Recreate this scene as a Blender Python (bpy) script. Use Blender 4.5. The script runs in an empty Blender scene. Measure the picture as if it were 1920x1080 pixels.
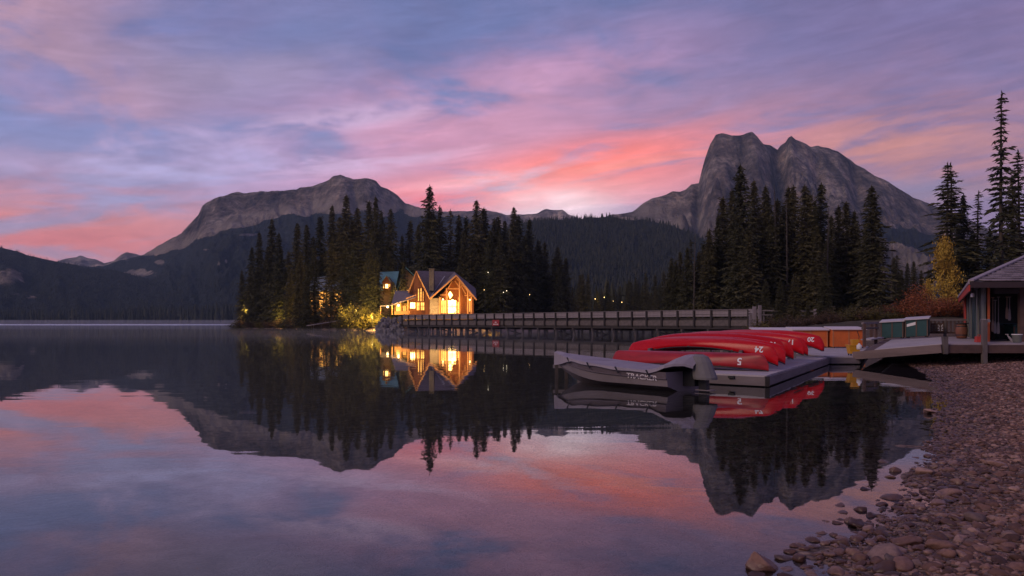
import bpy, bmesh, math, random
import numpy as np
from mathutils import Vector, Matrix

rng = np.random.default_rng(7)
random.seed(7)
scene = bpy.context.scene
col = scene.collection
F, HOR, CAMZ = 1507.0, 606.0, 1.6          # focal length and horizon of the photograph, eye height in metres
R = math.radians

# ------------------------------------------------------------------ camera, sky, sun, exposure
cam = bpy.data.cameras.new('camera')
cam.sensor_width = 36.0
cam.lens = 36.0 * F / 1920.0
cam.shift_y = (HOR - 540.0) / 1920.0
cam.clip_start, cam.clip_end = 0.1, 30000
camo = bpy.data.objects.new('camera', cam)
camo.location = (0, 0, CAMZ)
camo.rotation_euler = (R(90), 0, 0)
col.objects.link(camo)
scene.camera = camo

vs = scene.view_settings
vs.view_transform = 'Standard'
vs.look = 'None'
vs.exposure = 0.36
vs.gamma = 1.0
vs.use_curve_mapping = False
cy = scene.cycles
cy.use_denoising = True
cy.max_bounces = 8
cy.diffuse_bounces = 3
cy.glossy_bounces = 4
cy.transmission_bounces = 4
cy.transparent_max_bounces = 12
cy.volume_bounces = 1
cy.sample_clamp_indirect = 4.0
cy.caustics_reflective = False
cy.caustics_refractive = False


def lin(r, g, b):
    f = lambda c: (c / 255.0 / 12.92) if c <= 10.3 else ((c / 255.0 + 0.055) / 1.055) ** 2.4
    return (f(r), f(g), f(b), 1.0)


class NT:
    """a few short cuts for wiring shader nodes"""
    def __init__(s, tree):
        s.t = tree
        tree.nodes.clear()

    def n(s, typ, **kw):
        nd = s.t.nodes.new(typ)
        for k, v in kw.items():
            if k.startswith('i_'):
                nd.inputs[int(k[2:])].default_value = v
            else:
                setattr(nd, k, v)
        return nd

    def link(s, a, b):
        s.t.links.new(a, b)

    def put(s, sock, v):
        if isinstance(v, bpy.types.NodeSocket):
            s.link(v, sock)
        else:
            sock.default_value = v

    def m(s, op, a, b=0.0, c=0.0, clamp=False):
        nd = s.n('ShaderNodeMath', operation=op, use_clamp=clamp)
        s.put(nd.inputs[0], a); s.put(nd.inputs[1], b); s.put(nd.inputs[2], c)
        return nd.outputs[0]

    def mix(s, f, a, b, mode='MIX'):
        nd = s.n('ShaderNodeMix', data_type='RGBA', blend_type=mode)
        s.put(nd.inputs[0], f); s.put(nd.inputs[6], a); s.put(nd.inputs[7], b)
        return nd.outputs[2]

    def ramp(s, f, stops, interp='LINEAR'):
        nd = s.n('ShaderNodeValToRGB')
        cr = nd.color_ramp
        cr.interpolation = interp
        while len(cr.elements) > 1:
            cr.elements.remove(cr.elements[-1])
        for i, (p, c) in enumerate(stops):
            e = cr.elements[0] if i == 0 else cr.elements.new(p)
            e.position = p
            e.color = c if isinstance(c, tuple) else (c, c, c, 1)
        s.put(nd.inputs[0], f)
        return nd.outputs[0]

    def noise(s, vec, scale, detail=4.0, rough=0.5, dist=0.0):
        nd = s.n('ShaderNodeTexNoise')
        if vec is not None:
            s.link(vec, nd.inputs['Vector'])
        nd.inputs['Scale'].default_value = scale
        nd.inputs['Detail'].default_value = detail
        nd.inputs['Roughness'].default_value = rough
        nd.inputs['Distortion'].default_value = dist
        return nd.outputs[0]

    def mapr(s, v, a, b, c=0.0, d=1.0, smooth=True):
        nd = s.n('ShaderNodeMapRange', interpolation_type='SMOOTHSTEP' if smooth else 'LINEAR')
        s.put(nd.inputs[0], v)
        for i, q in enumerate((a, b, c, d)):
            nd.inputs[1 + i].default_value = q
        return nd.outputs[0]

    def xyz(s, x, y, z):
        nd = s.n('ShaderNodeCombineXYZ')
        s.put(nd.inputs[0], x); s.put(nd.inputs[1], y); s.put(nd.inputs[2], z)
        return nd.outputs[0]


def az_el(px, py):
    dx = px - 960.0
    return math.atan2(dx, F), math.atan2(HOR - py, math.hypot(F, dx))


world = bpy.data.worlds.new('World')
scene.world = world
world.use_nodes = True
w = NT(world.node_tree)
SUN_EL, SUN_ROT = R(2.0), R(3.0)
tc = w.n('ShaderNodeTexCoord').outputs['Generated']
nrm = w.n('ShaderNodeVectorMath', operation='NORMALIZE')
w.link(tc, nrm.inputs[0])
sep = w.n('ShaderNodeSeparateXYZ')
w.link(nrm.outputs[0], sep.inputs[0])
X, Y, Z = sep.outputs
AZ = w.m('ARCTAN2', X, Y)
EL = w.m('ARCSINE', Z)
# clear sky, from the horizon to the zenith
base = w.ramp(w.m('MULTIPLY', w.m('MAXIMUM', EL, 0.0), 1 / 1.6), [
    (0.0, lin(178, 130, 136)), (0.045, lin(164, 136, 158)), (0.085, lin(150, 142, 182)), (0.13, lin(122, 128, 178)),
    (0.20, lin(98, 108, 160)), (0.26, lin(88, 102, 152)), (0.5, lin(90, 94, 146)), (1.0, lin(80, 86, 136))])
# the east end of the sky is duller and more purple
base = w.mix(w.m('MULTIPLY', w.mapr(AZ, 0.02, 0.5), 0.7), base, lin(112, 92, 134))
# cloud noise in two layers: sheets seen in perspective, and long flat streaks
den = w.m('ADD', w.m('MAXIMUM', Z, 0.0), 0.11)
PX, PY = w.m('DIVIDE', X, den), w.m('DIVIDE', Y, den)
vec1 = w.xyz(w.m('ADD', PX, w.m('MULTIPLY', PY, 0.35)), PY, 0.0)
n1 = w.noise(vec1, 0.85, 6.0, 0.55, 0.5)
vec2 = w.xyz(w.m('MULTIPLY', AZ, 3.2), w.m('MULTIPLY', w.m('SUBTRACT', EL, w.m('MULTIPLY', AZ, 0.10)), 19.0), 1.7)
n2 = w.noise(vec2, 1.5, 6.0, 0.58, 0.7)
vec3 = w.xyz(w.m('MULTIPLY', AZ, 5.0), w.m('MULTIPLY', EL, 12.0), 8.3)
n3 = w.noise(vec3, 1.3, 5.0, 0.55, 0.4)


def bump2(px, py, wx, wy, tilt=0.0):
    a0, e0 = az_el(px, py)
    sx, sy = wx / F, wy / F
    da = w.m('SUBTRACT', AZ, a0)
    de = w.m('SUBTRACT', w.m('SUBTRACT', EL, e0), w.m('MULTIPLY', da, tilt))
    q = w.m('ADD', w.m('POWER', w.m('DIVIDE', w.m('ABSOLUTE', da), sx), 2.0), w.m('POWER', w.m('DIVIDE', w.m('ABSOLUTE', de), sy), 2.0))
    return w.m('EXPONENT', w.m('MULTIPLY', q, -1.0))


sky = base
# thin pinkish veil over the whole sky
sky = w.mix(w.m('MULTIPLY', w.mapr(n1, 0.44, 0.72), w.mapr(EL, 0.75, 0.1, 0.12, 0.62)), sky, lin(176, 130, 160))
sky = w.mix(w.m('MULTIPLY', w.mapr(n3, 0.5, 0.75), w.mapr(EL, 0.55, 0.1, 0.0, 0.35)), sky, lin(128, 126, 182))
clouds = [  # centre and reach of each bank, colour, strength, noise layer
    (790, 250, 340, 95, 0.16, (212, 138, 166), 0.95, n3, 0.28, 0.64),
    (1000, 175, 280, 80, 0.2, (190, 136, 168), 0.8, n3, 0.3, 0.66),
    (120, 415, 330, 60, 0.0, (214, 120, 112), 0.95, n2, 0.36, 0.60),
    (60, 455, 300, 34, 0.0, (214, 104, 98), 0.85, n2, 0.42, 0.62),
    (160, 225, 130, 80, 0.1, (196, 144, 164), 0.9, n3, 0.36, 0.62),
    (30, 30, 190, 120, 0.0, (180, 136, 152), 0.9, n3, 0.36, 0.6),
    (430, 130, 280, 70, 0.15, (152, 132, 162), 0.7, n3, 0.38, 0.68),
    (330, 310, 260, 44, 0.1, (170, 170, 220), 0.85, n3, 0.38, 0.6),
    (1660, 285, 330, 85, -0.05, (196, 126, 114), 0.9, n2, 0.26, 0.6),
    (1690, 370, 260, 30, 0.0, (140, 126, 152), 0.7, n3, 0.3, 0.6),
    (1000, 355, 330, 44, 0.06, (244, 132, 132), 1.0, n2, 0.38, 0.58),
    (1035, 378, 120, 46, 0.0, (255, 224, 232), 1.0, n3, 0.16, 0.5),
    (860, 345, 220, 13, 0.16, (246, 190, 204), 0.9, n3, 0.28, 0.54),
    (640, 225, 200, 22, 0.18, (196, 170, 206), 0.8, n3, 0.36, 0.56),
    (700, 300, 240, 26, 0.1, (206, 176, 214), 0.8, n2, 0.42, 0.58),
    (560, 60, 330, 40, 0.1, (92, 108, 160), 0.6, n3, 0.4, 0.6),
    (1120, 300, 250, 46, 0.10, (248, 108, 92), 1.0, n2, 0.32, 0.54),
    (1150, 312, 160, 9, 0.12, (244, 136, 120), 0.6, n3, 0.3, 0.6),
    (800, 372, 120, 22, 0.0, (232, 104, 116), 0.9, n2, 0.3, 0.55),
]
for (px, py, wx, wy, tilt, c, k, nz, lo, hi) in clouds:
    f = w.m('MULTIPLY', w.m('MULTIPLY', bump2(px, py, wx, wy, tilt), w.mapr(nz, lo, hi)), k, clamp=True)
    sky = w.mix(f, sky, lin(*c))
# fine fibres and folds of the cloud sheet
n4 = w.noise(vec2, 4.2, 7.0, 0.62, 1.0)
n5 = w.noise(vec1, 3.4, 7.0, 0.62, 0.8)
fib = w.m('MULTIPLY', w.ramp(n4, [(0.34, 0.94), (0.5, 1.0), (0.66, 1.07)]), w.ramp(n5, [(0.34, 0.92), (0.5, 1.0), (0.66, 1.08)]))
sky = w.mix(1.0, sky, w.xyz(fib, fib, fib), 'MULTIPLY')
nish = w.n('ShaderNodeTexSky', sky_type='NISHITA', sun_disc=False, sun_elevation=SUN_EL, sun_rotation=SUN_ROT)
nish.air_density, nish.dust_density, nish.ozone_density = 1.0, 1.0, 3.0
hsv = w.n('ShaderNodeHueSaturation')
hsv.inputs['Saturation'].default_value = 0.92
w.link(sky, hsv.inputs['Color'])
sky = hsv.outputs[0]
sky = w.mix(1.0, sky, w.mix(1.0, nish.outputs[0], (0.004, 0.004, 0.004, 1), 'MULTIPLY'), 'ADD')
bgn = w.n('ShaderNodeBackground')
w.link(sky, bgn.inputs[0])
bgn.inputs[1].default_value = 1.0
wo = w.n('ShaderNodeOutputWorld')
w.link(bgn.outputs[0], wo.inputs[0])

sun = bpy.data.lights.new('sun', 'SUN')
sun.energy = 1.0
sun.angle = R(24)
sun.color = (1.0, 0.72, 0.54)
suno = bpy.data.objects.new('sun', sun)
suno.rotation_euler = (R(61), 0, R(-52))     # warm fill added from behind on the left; the sunset itself lies ahead
suno.location = (0, -20, 60)
col.objects.link(suno)


# ------------------------------------------------------------------ small helpers
def W(px, py, d):
    """point of the place that stands d metres out along the view, on the photograph's pixel"""
    return Vector(((px - 960.0) / F * d, d, CAMZ + (HOR - py) / F * d))


def U(px, d):
    return (px - 960.0) / F * d


def tag(o, label=None, cat=None, group=None, kind=None):
    for k, v in (('label', label), ('category', cat), ('group', group), ('kind', kind)):
        if v:
            o[k] = v
    return o


def thing(name, loc, label, cat, group=None, rotz=0.0):
    o = bpy.data.objects.new(name, None)
    o.empty_display_size = 0.2
    o.location = loc
    o.rotation_euler = (0, 0, rotz)
    col.objects.link(o)
    return tag(o, label, cat, group)


def wloc(o):
    v = Vector((0, 0, 0))
    while o is not None:
        v = v + Vector(o.location)
        o = o.parent
    return v


class MB:
    """collects shapes and links them as one mesh object"""
    def __init__(s):
        s.v, s.f = [], []

    def add(s, vs_, fs_):
        b = len(s.v)
        s.v += [tuple(p) for p in vs_]
        s.f += [tuple(i + b for i in q) for q in fs_]
        return s

    def box(s, c, size, rotz=0.0, mat=None):
        hx, hy, hz = size[0] / 2, size[1] / 2, size[2] / 2
        pts = [Vector((x, y, z)) for x in (-hx, hx) for y in (-hy, hy) for z in (-hz, hz)]
        M = Matrix.Translation(Vector(c)) @ (mat.to_4x4() if mat is not None else Matrix.Rotation(rotz, 4, 'Z'))
        return s.add([M @ p for p in pts], [(0, 1, 3, 2), (4, 6, 7, 5), (0, 4, 5, 1), (2, 3, 7, 6), (0, 2, 6, 4), (1, 5, 7, 3)])

    def bb(s, x0, x1, y0, y1, z0, z1):
        return s.box(((x0 + x1) / 2, (y0 + y1) / 2, (z0 + z1) / 2), (abs(x1 - x0), abs(y1 - y0), abs(z1 - z0)))

    def bar(s, a, b, wd, ht, up=(0, 0, 1)):
        a, b = Vector(a), Vector(b)
        d = b - a
        L = d.length
        x = d.normalized()
        z = Vector(up)
        y = z.cross(x)
        if y.length < 1e-4:
            y = Vector((0, 1, 0)).cross(x)
        y.normalize()
        z = x.cross(y)
        return s.box((a + b) / 2, (L, wd, ht), mat=Matrix((x, y, z)).transposed())

    def tube(s, pts, rad, n=8, cap=True):
        pts = [Vector(p) for p in pts]
        rad = rad if isinstance(rad, (list, tuple)) else [rad] * len(pts)
        vs_, fs_ = [], []
        for i, p in enumerate(pts):
            d = (pts[min(i + 1, len(pts) - 1)] - pts[max(i - 1, 0)]).normalized()
            a = d.cross(Vector((0, 0, 1)))
            if a.length < 0.05:
                a = d.cross(Vector((0, 1, 0)))
            a.normalize()
            b = d.cross(a)
            for k in range(n):
                t = 2 * math.pi * k / n
                vs_.append(p + a * (math.cos(t) * rad[i]) + b * (math.sin(t) * rad[i]))
        for i in range(len(pts) - 1):
            for k in range(n):
                fs_.append((i * n + k, i * n + (k + 1) % n, (i + 1) * n + (k + 1) % n, (i + 1) * n + k))
        if cap:
            fs_.append(tuple(range(n)))
            fs_.append(tuple((len(pts) - 1) * n + k for k in range(n)))
        return s.add(vs_, fs_)

    def slab(s, pts, th, dirv=(0, 0, -1)):
        pts = [Vector(p) for p in pts]
        d = Vector(dirv).normalized() * th
        n = len(pts)
        vs_ = pts + [p + d for p in pts]
        fs_ = [tuple(range(n)), tuple(reversed(range(n, 2 * n)))]
        for k in range(n):
            fs_.append((k, (k + 1) % n, n + (k + 1) % n, n + k))
        return s.add(vs_, fs_)

    def build(s, name, mat, parent=None, local=False, smooth=False, **kw):
        off = Vector((0, 0, 0)) if (parent is None or local) else wloc(parent)
        me = bpy.data.meshes.new(name)
        me.from_pydata([tuple(Vector(p) - off) for p in s.v], [], s.f)
        bm = bmesh.new()
        bm.from_mesh(me)
        bmesh.ops.recalc_face_normals(bm, faces=bm.faces)
        bm.to_mesh(me)
        bm.free()
        if smooth:
            me.shade_smooth()
        me.materials.append(mat)
        o = bpy.data.objects.new(name, me)
        col.objects.link(o)
        if parent is not None:
            o.parent = parent
        return tag(o, **kw)


def np_mesh(name, verts, faces, mat, smooth=True, attrs=None):
    """mesh from numpy arrays; faces is an (n, k) array"""
    me = bpy.data.meshes.new(name)
    faces = np.asarray(faces, dtype=np.int32)
    n, k = faces.shape
    me.vertices.add(len(verts))
    me.vertices.foreach_set('co', np.asarray(verts, dtype=np.float32).ravel())
    me.loops.add(n * k)
    me.loops.foreach_set('vertex_index', faces.ravel())
    me.polygons.add(n)
    me.polygons.foreach_set('loop_start', np.arange(n, dtype=np.int32) * k)
    me.polygons.foreach_set('loop_total', np.full(n, k, dtype=np.int32))
    me.polygons.foreach_set('use_smooth', np.full(n, smooth))
    for an, av in (attrs or {}).items():
        at = me.attributes.new(an, 'FLOAT', 'POINT')
        at.data.foreach_set('value', np.asarray(av, dtype=np.float32).ravel())
    me.materials.append(mat)
    me.update(calc_edges=True)
    me.validate()
    return me


def link(name, me, parent=None, **kw):
    o = bpy.data.objects.new(name, me)
    col.objects.link(o)
    if parent is not None:
        o.parent = parent
    return tag(o, **kw)


# lattice noise for shapes
def vnoise(x, y, seed=0):
    xi, yi = np.floor(x).astype(np.int64), np.floor(y).astype(np.int64)
    xf, yf = x - xi, y - yi
    u, v = xf * xf * (3 - 2 * xf), yf * yf * (3 - 2 * yf)

    def h(a, b):
        q = (a * 374761393 + b * 668265263 + seed * 974634533) & 0xFFFFFFFF
        q = ((q ^ (q >> 13)) * 1274126177) & 0xFFFFFFFF
        q = q ^ (q >> 16)
        return (q & 0xFFFF) / 65535.0
    return (h(xi, yi) * (1 - u) + h(xi + 1, yi) * u) * (1 - v) + (h(xi, yi + 1) * (1 - u) + h(xi + 1, yi + 1) * u) * v


def fbm(x, y, octv=5, seed=0, gain=0.5):
    a, s_, t = 1.0, 0.0, 0.0
    for i in range(octv):
        s_ = s_ + a * (vnoise(x, y, seed + i * 17) - 0.5)
        t += a
        a *= gain
        x, y = x * 2.03 + 3.1, y * 2.03 + 1.7
    return s_ / t * 2


def ridged(x, y, octv=5, seed=0):
    a, s_, t = 1.0, 0.0, 0.0
    for i in range(octv):
        s_ = s_ + a * (1 - np.abs(2 * vnoise(x, y, seed + i * 13) - 1))
        t += a
        a *= 0.5
        x, y = x * 2.07 + 5.3, y * 2.07 + 2.9
    return s_ / t


# ------------------------------------------------------------------ materials
def mat_base(name):
    m = bpy.data.materials.new(name)
    m.use_nodes = True
    k = NT(m.node_tree)
    out = k.n('ShaderNodeOutputMaterial')
    p = k.n('ShaderNodeBsdfPrincipled')
    k.link(p.outputs[0], out.inputs[0])
    return m, k, p


def mat(name, c, rough=0.7, var=0.25, scale=3.0, bump=0.0, bscale=None, stretch=(1, 1, 1), c2=None, metal=0.0, spec=0.4, rnd=0.0):
    """procedural paint, wood, stone ...: a base colour with worn variation and fine relief"""
    m, k, p = mat_base(name)
    co = k.n('ShaderNodeTexCoord').outputs['Object']
    mp = k.n('ShaderNodeMapping')
    mp.inputs['Scale'].default_value = stretch
    k.link(co, mp.inputs[0])
    n = k.noise(mp.outputs[0], scale, 6.0, 0.6)
    a = tuple(c) + (1,) if len(c) == 3 else c
    b = c2 + (1,) if c2 else tuple(q * (1 - var) for q in a[:3]) + (1,)
    top = tuple(min(1, q * (1 + var * 0.5)) for q in a[:3]) + (1,)
    colr = k.ramp(n, [(0.3, b), (0.52, a), (0.75, top)])
    if rnd:
        oi = k.n('ShaderNodeObjectInfo').outputs['Random']
        colr = k.mix(1.0, colr, k.ramp(oi, [(0.0, 1 - rnd), (1.0, 1 + rnd)]), 'MULTIPLY')
    k.link(colr, p.inputs['Base Color'])
    p.inputs['Roughness'].default_value = rough
    p.inputs['Metallic'].default_value = metal
    p.inputs['Specular IOR Level'].default_value = spec
    if bump:
        bn = k.n('ShaderNodeBump')
        bn.inputs['Strength'].default_value = bump
        bn.inputs['Distance'].default_value = 0.02
        k.link(k.noise(mp.outputs[0], bscale or scale * 4, 5.0, 0.6), bn.inputs['Height'])
        k.link(bn.outputs[0], p.inputs['Normal'])
    return m


def emit(name, c, strength):
    m = bpy.data.materials.new(name)
    m.use_nodes = True
    k = NT(m.node_tree)
    out = k.n('ShaderNodeOutputMaterial')
    e = k.n('ShaderNodeEmission')
    co = k.n('ShaderNodeTexCoord').outputs['Object']
    n = k.noise(co, 0.9, 3.0)
    k.link(k.ramp(n, [(0.3, tuple(q * 0.45 for q in c[:3]) + (1,)), (0.65, tuple(c[:3]) + (1,))]), e.inputs[0])
    e.inputs[1].default_value = strength
    k.link(e.outputs[0], out.inputs[0])
    m.cycles.emission_sampling = 'AUTO'
    return m


# ------------------------------------------------------------------ terrain
right_land = np.array([(-40, -60), (-12, -14), (-3, -3), (-0.3, 0.8), (1.2, 3.2), (2.0, 5.1), (2.62, 5.9), (3.6, 7.2), (5.3, 9.9), (6.8, 12.6), (8.5, 15.8),
                       (11.0, 20.2), (13.2, 25), (15.2, 30), (18, 37), (18, 43), (13, 48), (14.5, 60), (20, 75), (24.5, 86), (27, 95), (27, 112), (32, 150),
                       (44, 200), (60, 240), (200, 260), (900, 300), (900, -60)], float)
island = np.array([(-90, 262), (-69, 236), (-49, 206), (-36, 181), (-26, 160), (-21.5, 152), (-17, 153), (-8, 166), (4, 184), (13, 204), (18, 232), (30, 262),
                   (60, 240), (200, 260), (900, 300), (900, 1200), (200, 1150), (-60, 620), (-88, 420), (-96, 300)], float)
far_shore = np.array([(-3000, 1150), (-700, 1130), (-420, 1090), (-200, 1060), (0, 900), (900, 900), (4000, 900), (4000, 9000), (-3000, 9000)], float)
left_point = np.array([(-260, 395), (-254, 400), (-300, 460), (-420, 480), (-420, 380)], float)


def sdf(poly, x, y):
    """signed distance, positive inside"""
    d = np.full(x.shape, 1e12)
    ins = np.zeros(x.shape, bool)
    n = len(poly)
    for i in range(n):
        ax, ay = poly[i]
        bx, by = poly[(i + 1) % n]
        ex, ey = bx - ax, by - ay
        t = np.clip(((x - ax) * ex + (y - ay) * ey) / (ex * ex + ey * ey), 0, 1)
        d = np.minimum(d, (x - ax - t * ex) ** 2 + (y - ay - t * ey) ** 2)
        c = ((ay > y) != (by > y)) & (x < (bx - ax) * (y - ay) / ((by - ay) + 1e-12) + ax)
        ins ^= c
    d = np.sqrt(d)
    return np.where(ins, d, -d)


def land(x, y):
    """ground height, and how much the place is grass (1) or gravel (0)"""
    wob = fbm(x / 1.3, y / 1.3, 3, 5) * 0.22 * np.clip(y / 12, 0.3, 2.0)
    sr = sdf(right_land, x, y) + wob
    si = sdf(island, x, y) + fbm(x / 5, y / 5, 3, 9) * 1.2
    sf = sdf(far_shore, x, y)
    sl = sdf(left_point, x, y)
    back = np.clip((y - 40) / 14, 0, 1)
    beach = np.where(sr > 0, 0.062 * sr, np.where(sr > -1.2, 0.05 * sr, 0.05 * -1.2 + 0.10 * (sr + 1.2)))
    beach = np.where(sr > 9, 0.56 + (sr - 9) * 0.02, beach)
    bank = np.where(sr > 0, 2.2 * (1 - np.exp(-sr / 7.0)), 0.2 * sr)
    zr = beach * (1 - back) + bank * back
    zi = np.where(si > 0, 3.2 * (1 - np.exp(-si / 9.0)), 0.25 * si)
    zf = np.where(sf > 0, np.minimum(sf * 0.03, 40), 0.02 * sf)
    zl = np.where(sl > 0, 2.0 * (1 - np.exp(-sl / 8.0)), 0.1 * sl)
    z = np.maximum(np.maximum(zr, zi), np.maximum(zf, zl))
    z = np.maximum(z, -3.5 + 0.3 * fbm(x / 3, y / 3, 3, 2))
    far = np.clip((np.hypot(x, y) - 30) / 40, 0, 1)
    z = z + fbm(x / 4, y / 4, 4, 3) * (0.03 + 0.25 * far) * np.clip(z + 0.2, 0, 1) + fbm(x / .7, y / .7, 3, 31) * 0.03 * (1 - far)
    grass = np.clip((np.maximum(si, np.maximum(sf, sl)) - 1.2) / 2, 0, 1)
    grass = np.maximum(grass, np.clip((sr - 1.0) / 2, 0, 1) * back)
    return z, grass


def zland(x, y):
    return float(land(np.array([float(x)]), np.array([float(y)]))[0][0])


th = np.concatenate([np.linspace(-180, -50, 26)[:-1], np.linspace(-50, 50, 400), np.linspace(50, 180, 26)[1:]]) * math.pi / 180
rr = np.concatenate([[0.05, 0.6, 1.2, 1.8], np.geomspace(2.4, 320, 330), np.geomspace(330, 6000, 60)])
TH, RR = np.meshgrid(th, rr, indexing='ij')
gx, gy = RR * np.sin(TH), RR * np.cos(TH)
gz, gg = land(gx.ravel(), gy.ravel())
nt, nr = TH.shape
idx = np.arange(nt * nr).reshape(nt, nr)
gf = np.stack([idx[:-1, :-1].ravel(), idx[1:, :-1].ravel(), idx[1:, 1:].ravel(), idx[:-1, 1:].ravel()], 1)

gm, k, p = mat_base('shore_ground')
geo = k.n('ShaderNodeNewGeometry').outputs['Position']
sp = k.n('ShaderNodeSeparateXYZ')
k.link(geo, sp.inputs[0])
vor = k.n('ShaderNodeTexVoronoi')
vor.inputs['Scale'].default_value = 13.0
k.link(geo, vor.inputs['Vector'])
vb = k.n('ShaderNodeTexVoronoi')
vb.inputs['Scale'].default_value = 4.0
k.link(geo, vb.inputs['Vector'])
peb = k.ramp(k.noise(vor.outputs['Color'], 4.0, 2.0), [(0.3, (0.12, 0.078, 0.062, 1)), (0.5, (0.24, 0.155, 0.122, 1)), (0.7, (0.34, 0.24, 0.195, 1))])
peb = k.mix(1.0, peb, k.ramp(vor.outputs['Distance'], [(0.0, 1.0), (0.5, 0.85), (0.75, 0.35)]), 'MULTIPLY')
bed = k.ramp(k.noise(geo, 1.1, 6.0, 0.65), [(0.36, (0.045, 0.04, 0.025, 1)), (0.5, (0.16, 0.125, 0.09, 1)), (0.64, (0.32, 0.255, 0.19, 1))])
bed = k.mix(1.0, bed, k.ramp(vb.outputs['Distance'], [(0.0, 1.0), (0.45, 0.8), (0.8, 0.3)]), 'MULTIPLY')
gr = k.ramp(k.noise(geo, 0.8, 6.0, 0.7), [(0.3, (0.022, 0.022, 0.012, 1)), (0.5, (0.06, 0.048, 0.026, 1)), (0.7, (0.12, 0.085, 0.05, 1))])
cc = k.mix(k.mapr(sp.outputs[2], -0.02, -0.12), peb, bed)
ga = k.n('ShaderNodeAttribute', attribute_name='grass').outputs['Fac']
cc = k.mix(ga, cc, gr)
k.link(cc, p.inputs['Base Color'])
p.inputs['Roughness'].default_value = 0.85
p.inputs['Specular IOR Level'].default_value = 0.25
bn = k.n('ShaderNodeBump')
bn.inputs['Strength'].default_value = 0.9
bn.inputs['Distance'].default_value = 0.05
k.link(k.m('ADD', k.m('MULTIPLY', vor.outputs['Distance'], -1.0), k.noise(geo, 9.0, 5.0)), bn.inputs['Height'])
k.link(bn.outputs[0], p.inputs['Normal'])
gme = np_mesh('ground', np.stack([gx.ravel(), gy.ravel(), gz], 1), gf, gm, True, {'grass': gg})
link('ground', gme, kind='structure')

# lake: mirror by Fresnel over clear, slightly brown water
m = bpy.data.materials.new('lake_water')
m.use_nodes = True
k = NT(m.node_tree)
out = k.n('ShaderNodeOutputMaterial')
geo = k.n('ShaderNodeNewGeometry').outputs['Position']
sp = k.n('ShaderNodeSeparateXYZ')
k.link(geo, sp.inputs[0])
breeze = k.mapr(sp.outputs[1], 560.0, 720.0)                   # beyond the island a breeze ruffles the lake
mp = k.n('ShaderNodeMapping')
mp.inputs['Scale'].default_value = (0.35, 1.0, 1.0)
k.link(geo, mp.inputs[0])
h = k.m('ADD', k.m('MULTIPLY', k.noise(mp.outputs[0], 0.5, 3.0, 0.5, 0.6), 0.006), k.m('MULTIPLY', k.noise(mp.outputs[0], 2.6, 2.0, 0.5, 0.3), 0.0006))
h = k.m('MULTIPLY', h, k.mapr(k.noise(geo, 0.06, 2.0), 0.35, 0.65, 0.35, 1.0))
bn = k.n('ShaderNodeBump')
bn.inputs['Strength'].default_value = 1.0
bn.inputs['Distance'].default_value = 1.0
k.link(h, bn.inputs['Height'])
gl = k.n('ShaderNodeBsdfGlossy')
gl.inputs['Color'].default_value = (0.93, 0.95, 0.97, 1)
k.link(k.m('ADD', 0.012, k.m('MULTIPLY', breeze, 0.40)), gl.inputs['Roughness'])
k.link(bn.outputs[0], gl.inputs['Normal'])
tr = k.n('ShaderNodeBsdfTransparent')
tr.inputs['Color'].default_value = (0.90, 0.88, 0.80, 1)
fr = k.n('ShaderNodeFresnel')
fr.inputs['IOR'].default_value = 1.45
# glacial silt: the deeper the water, the more of its own milky colour it shows
silt = k.n('ShaderNodeBsdfDiffuse')
silt.inputs['Color'].default_value = (0.135, 0.125, 0.10, 1)
dp = k.n('ShaderNodeAttribute', attribute_name='depth').outputs['Fac']
body = k.n('ShaderNodeMixShader')
k.link(k.m('SUBTRACT', 1.0, k.m('EXPONENT', k.m('MULTIPLY', dp, -0.5)), clamp=True), body.inputs[0])
k.link(tr.outputs[0], body.inputs[1])
k.link(silt.outputs[0], body.inputs[2])
mx = k.n('ShaderNodeMixShader')
k.link(fr.outputs[0], mx.inputs[0])
k.link(body.outputs[0], mx.inputs[1])
k.link(gl.outputs[0], mx.inputs[2])
k.link(mx.outputs[0], out.inputs[0])
inr = RR[0] < 2300
nw = int(inr.sum())
wi = np.arange(nt * nw).reshape(nt, nw)
wf = np.stack([wi[:-1, :-1].ravel(), wi[1:, :-1].ravel(), wi[1:, 1:].ravel(), wi[:-1, 1:].ravel()], 1)
wx, wy = gx[:, inr].ravel(), gy[:, inr].ravel()
wd_ = np.maximum(0, -gz.reshape(nt, nr)[:, inr].ravel())
link('water', np_mesh('water', np.stack([wx, wy, np.zeros(wx.size)], 1), wf, m, True, {'depth': wd_}), kind='structure')

# ------------------------------------------------------------------ mountains
mm, k, p = mat_base('mountain_rock_and_forest')
geo = k.n('ShaderNodeNewGeometry').outputs['Position']
nz = k.noise(geo, 0.006, 10.0, 0.66)
mp = k.n('ShaderNodeMapping')
mp.inputs['Scale'].default_value = (1.0, 0.6, 3.5)
k.link(geo, mp.inputs[0])
strata = k.noise(mp.outputs[0], 0.007, 6.0, 0.6, 0.3)
rock = k.ramp(k.m('ADD', k.m('MULTIPLY', nz, 0.55), k.m('MULTIPLY', strata, 0.45)), [(0.41, (0.10, 0.078, 0.066, 1)), (0.48, (0.20, 0.156, 0.128, 1)), (0.53, (0.29, 0.232, 0.19, 1)), (0.60, (0.46, 0.38, 0.31, 1))])
scree = k.ramp(k.noise(geo, 0.012, 8.0, 0.6), [(0.3, (0.30, 0.24, 0.19, 1)), (0.7, (0.48, 0.40, 0.32, 1))])
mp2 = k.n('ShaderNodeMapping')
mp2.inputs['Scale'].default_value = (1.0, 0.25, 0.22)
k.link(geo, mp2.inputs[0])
gul = k.noise(mp2.outputs[0], 0.016, 7.0, 0.65, 0.4)
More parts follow.
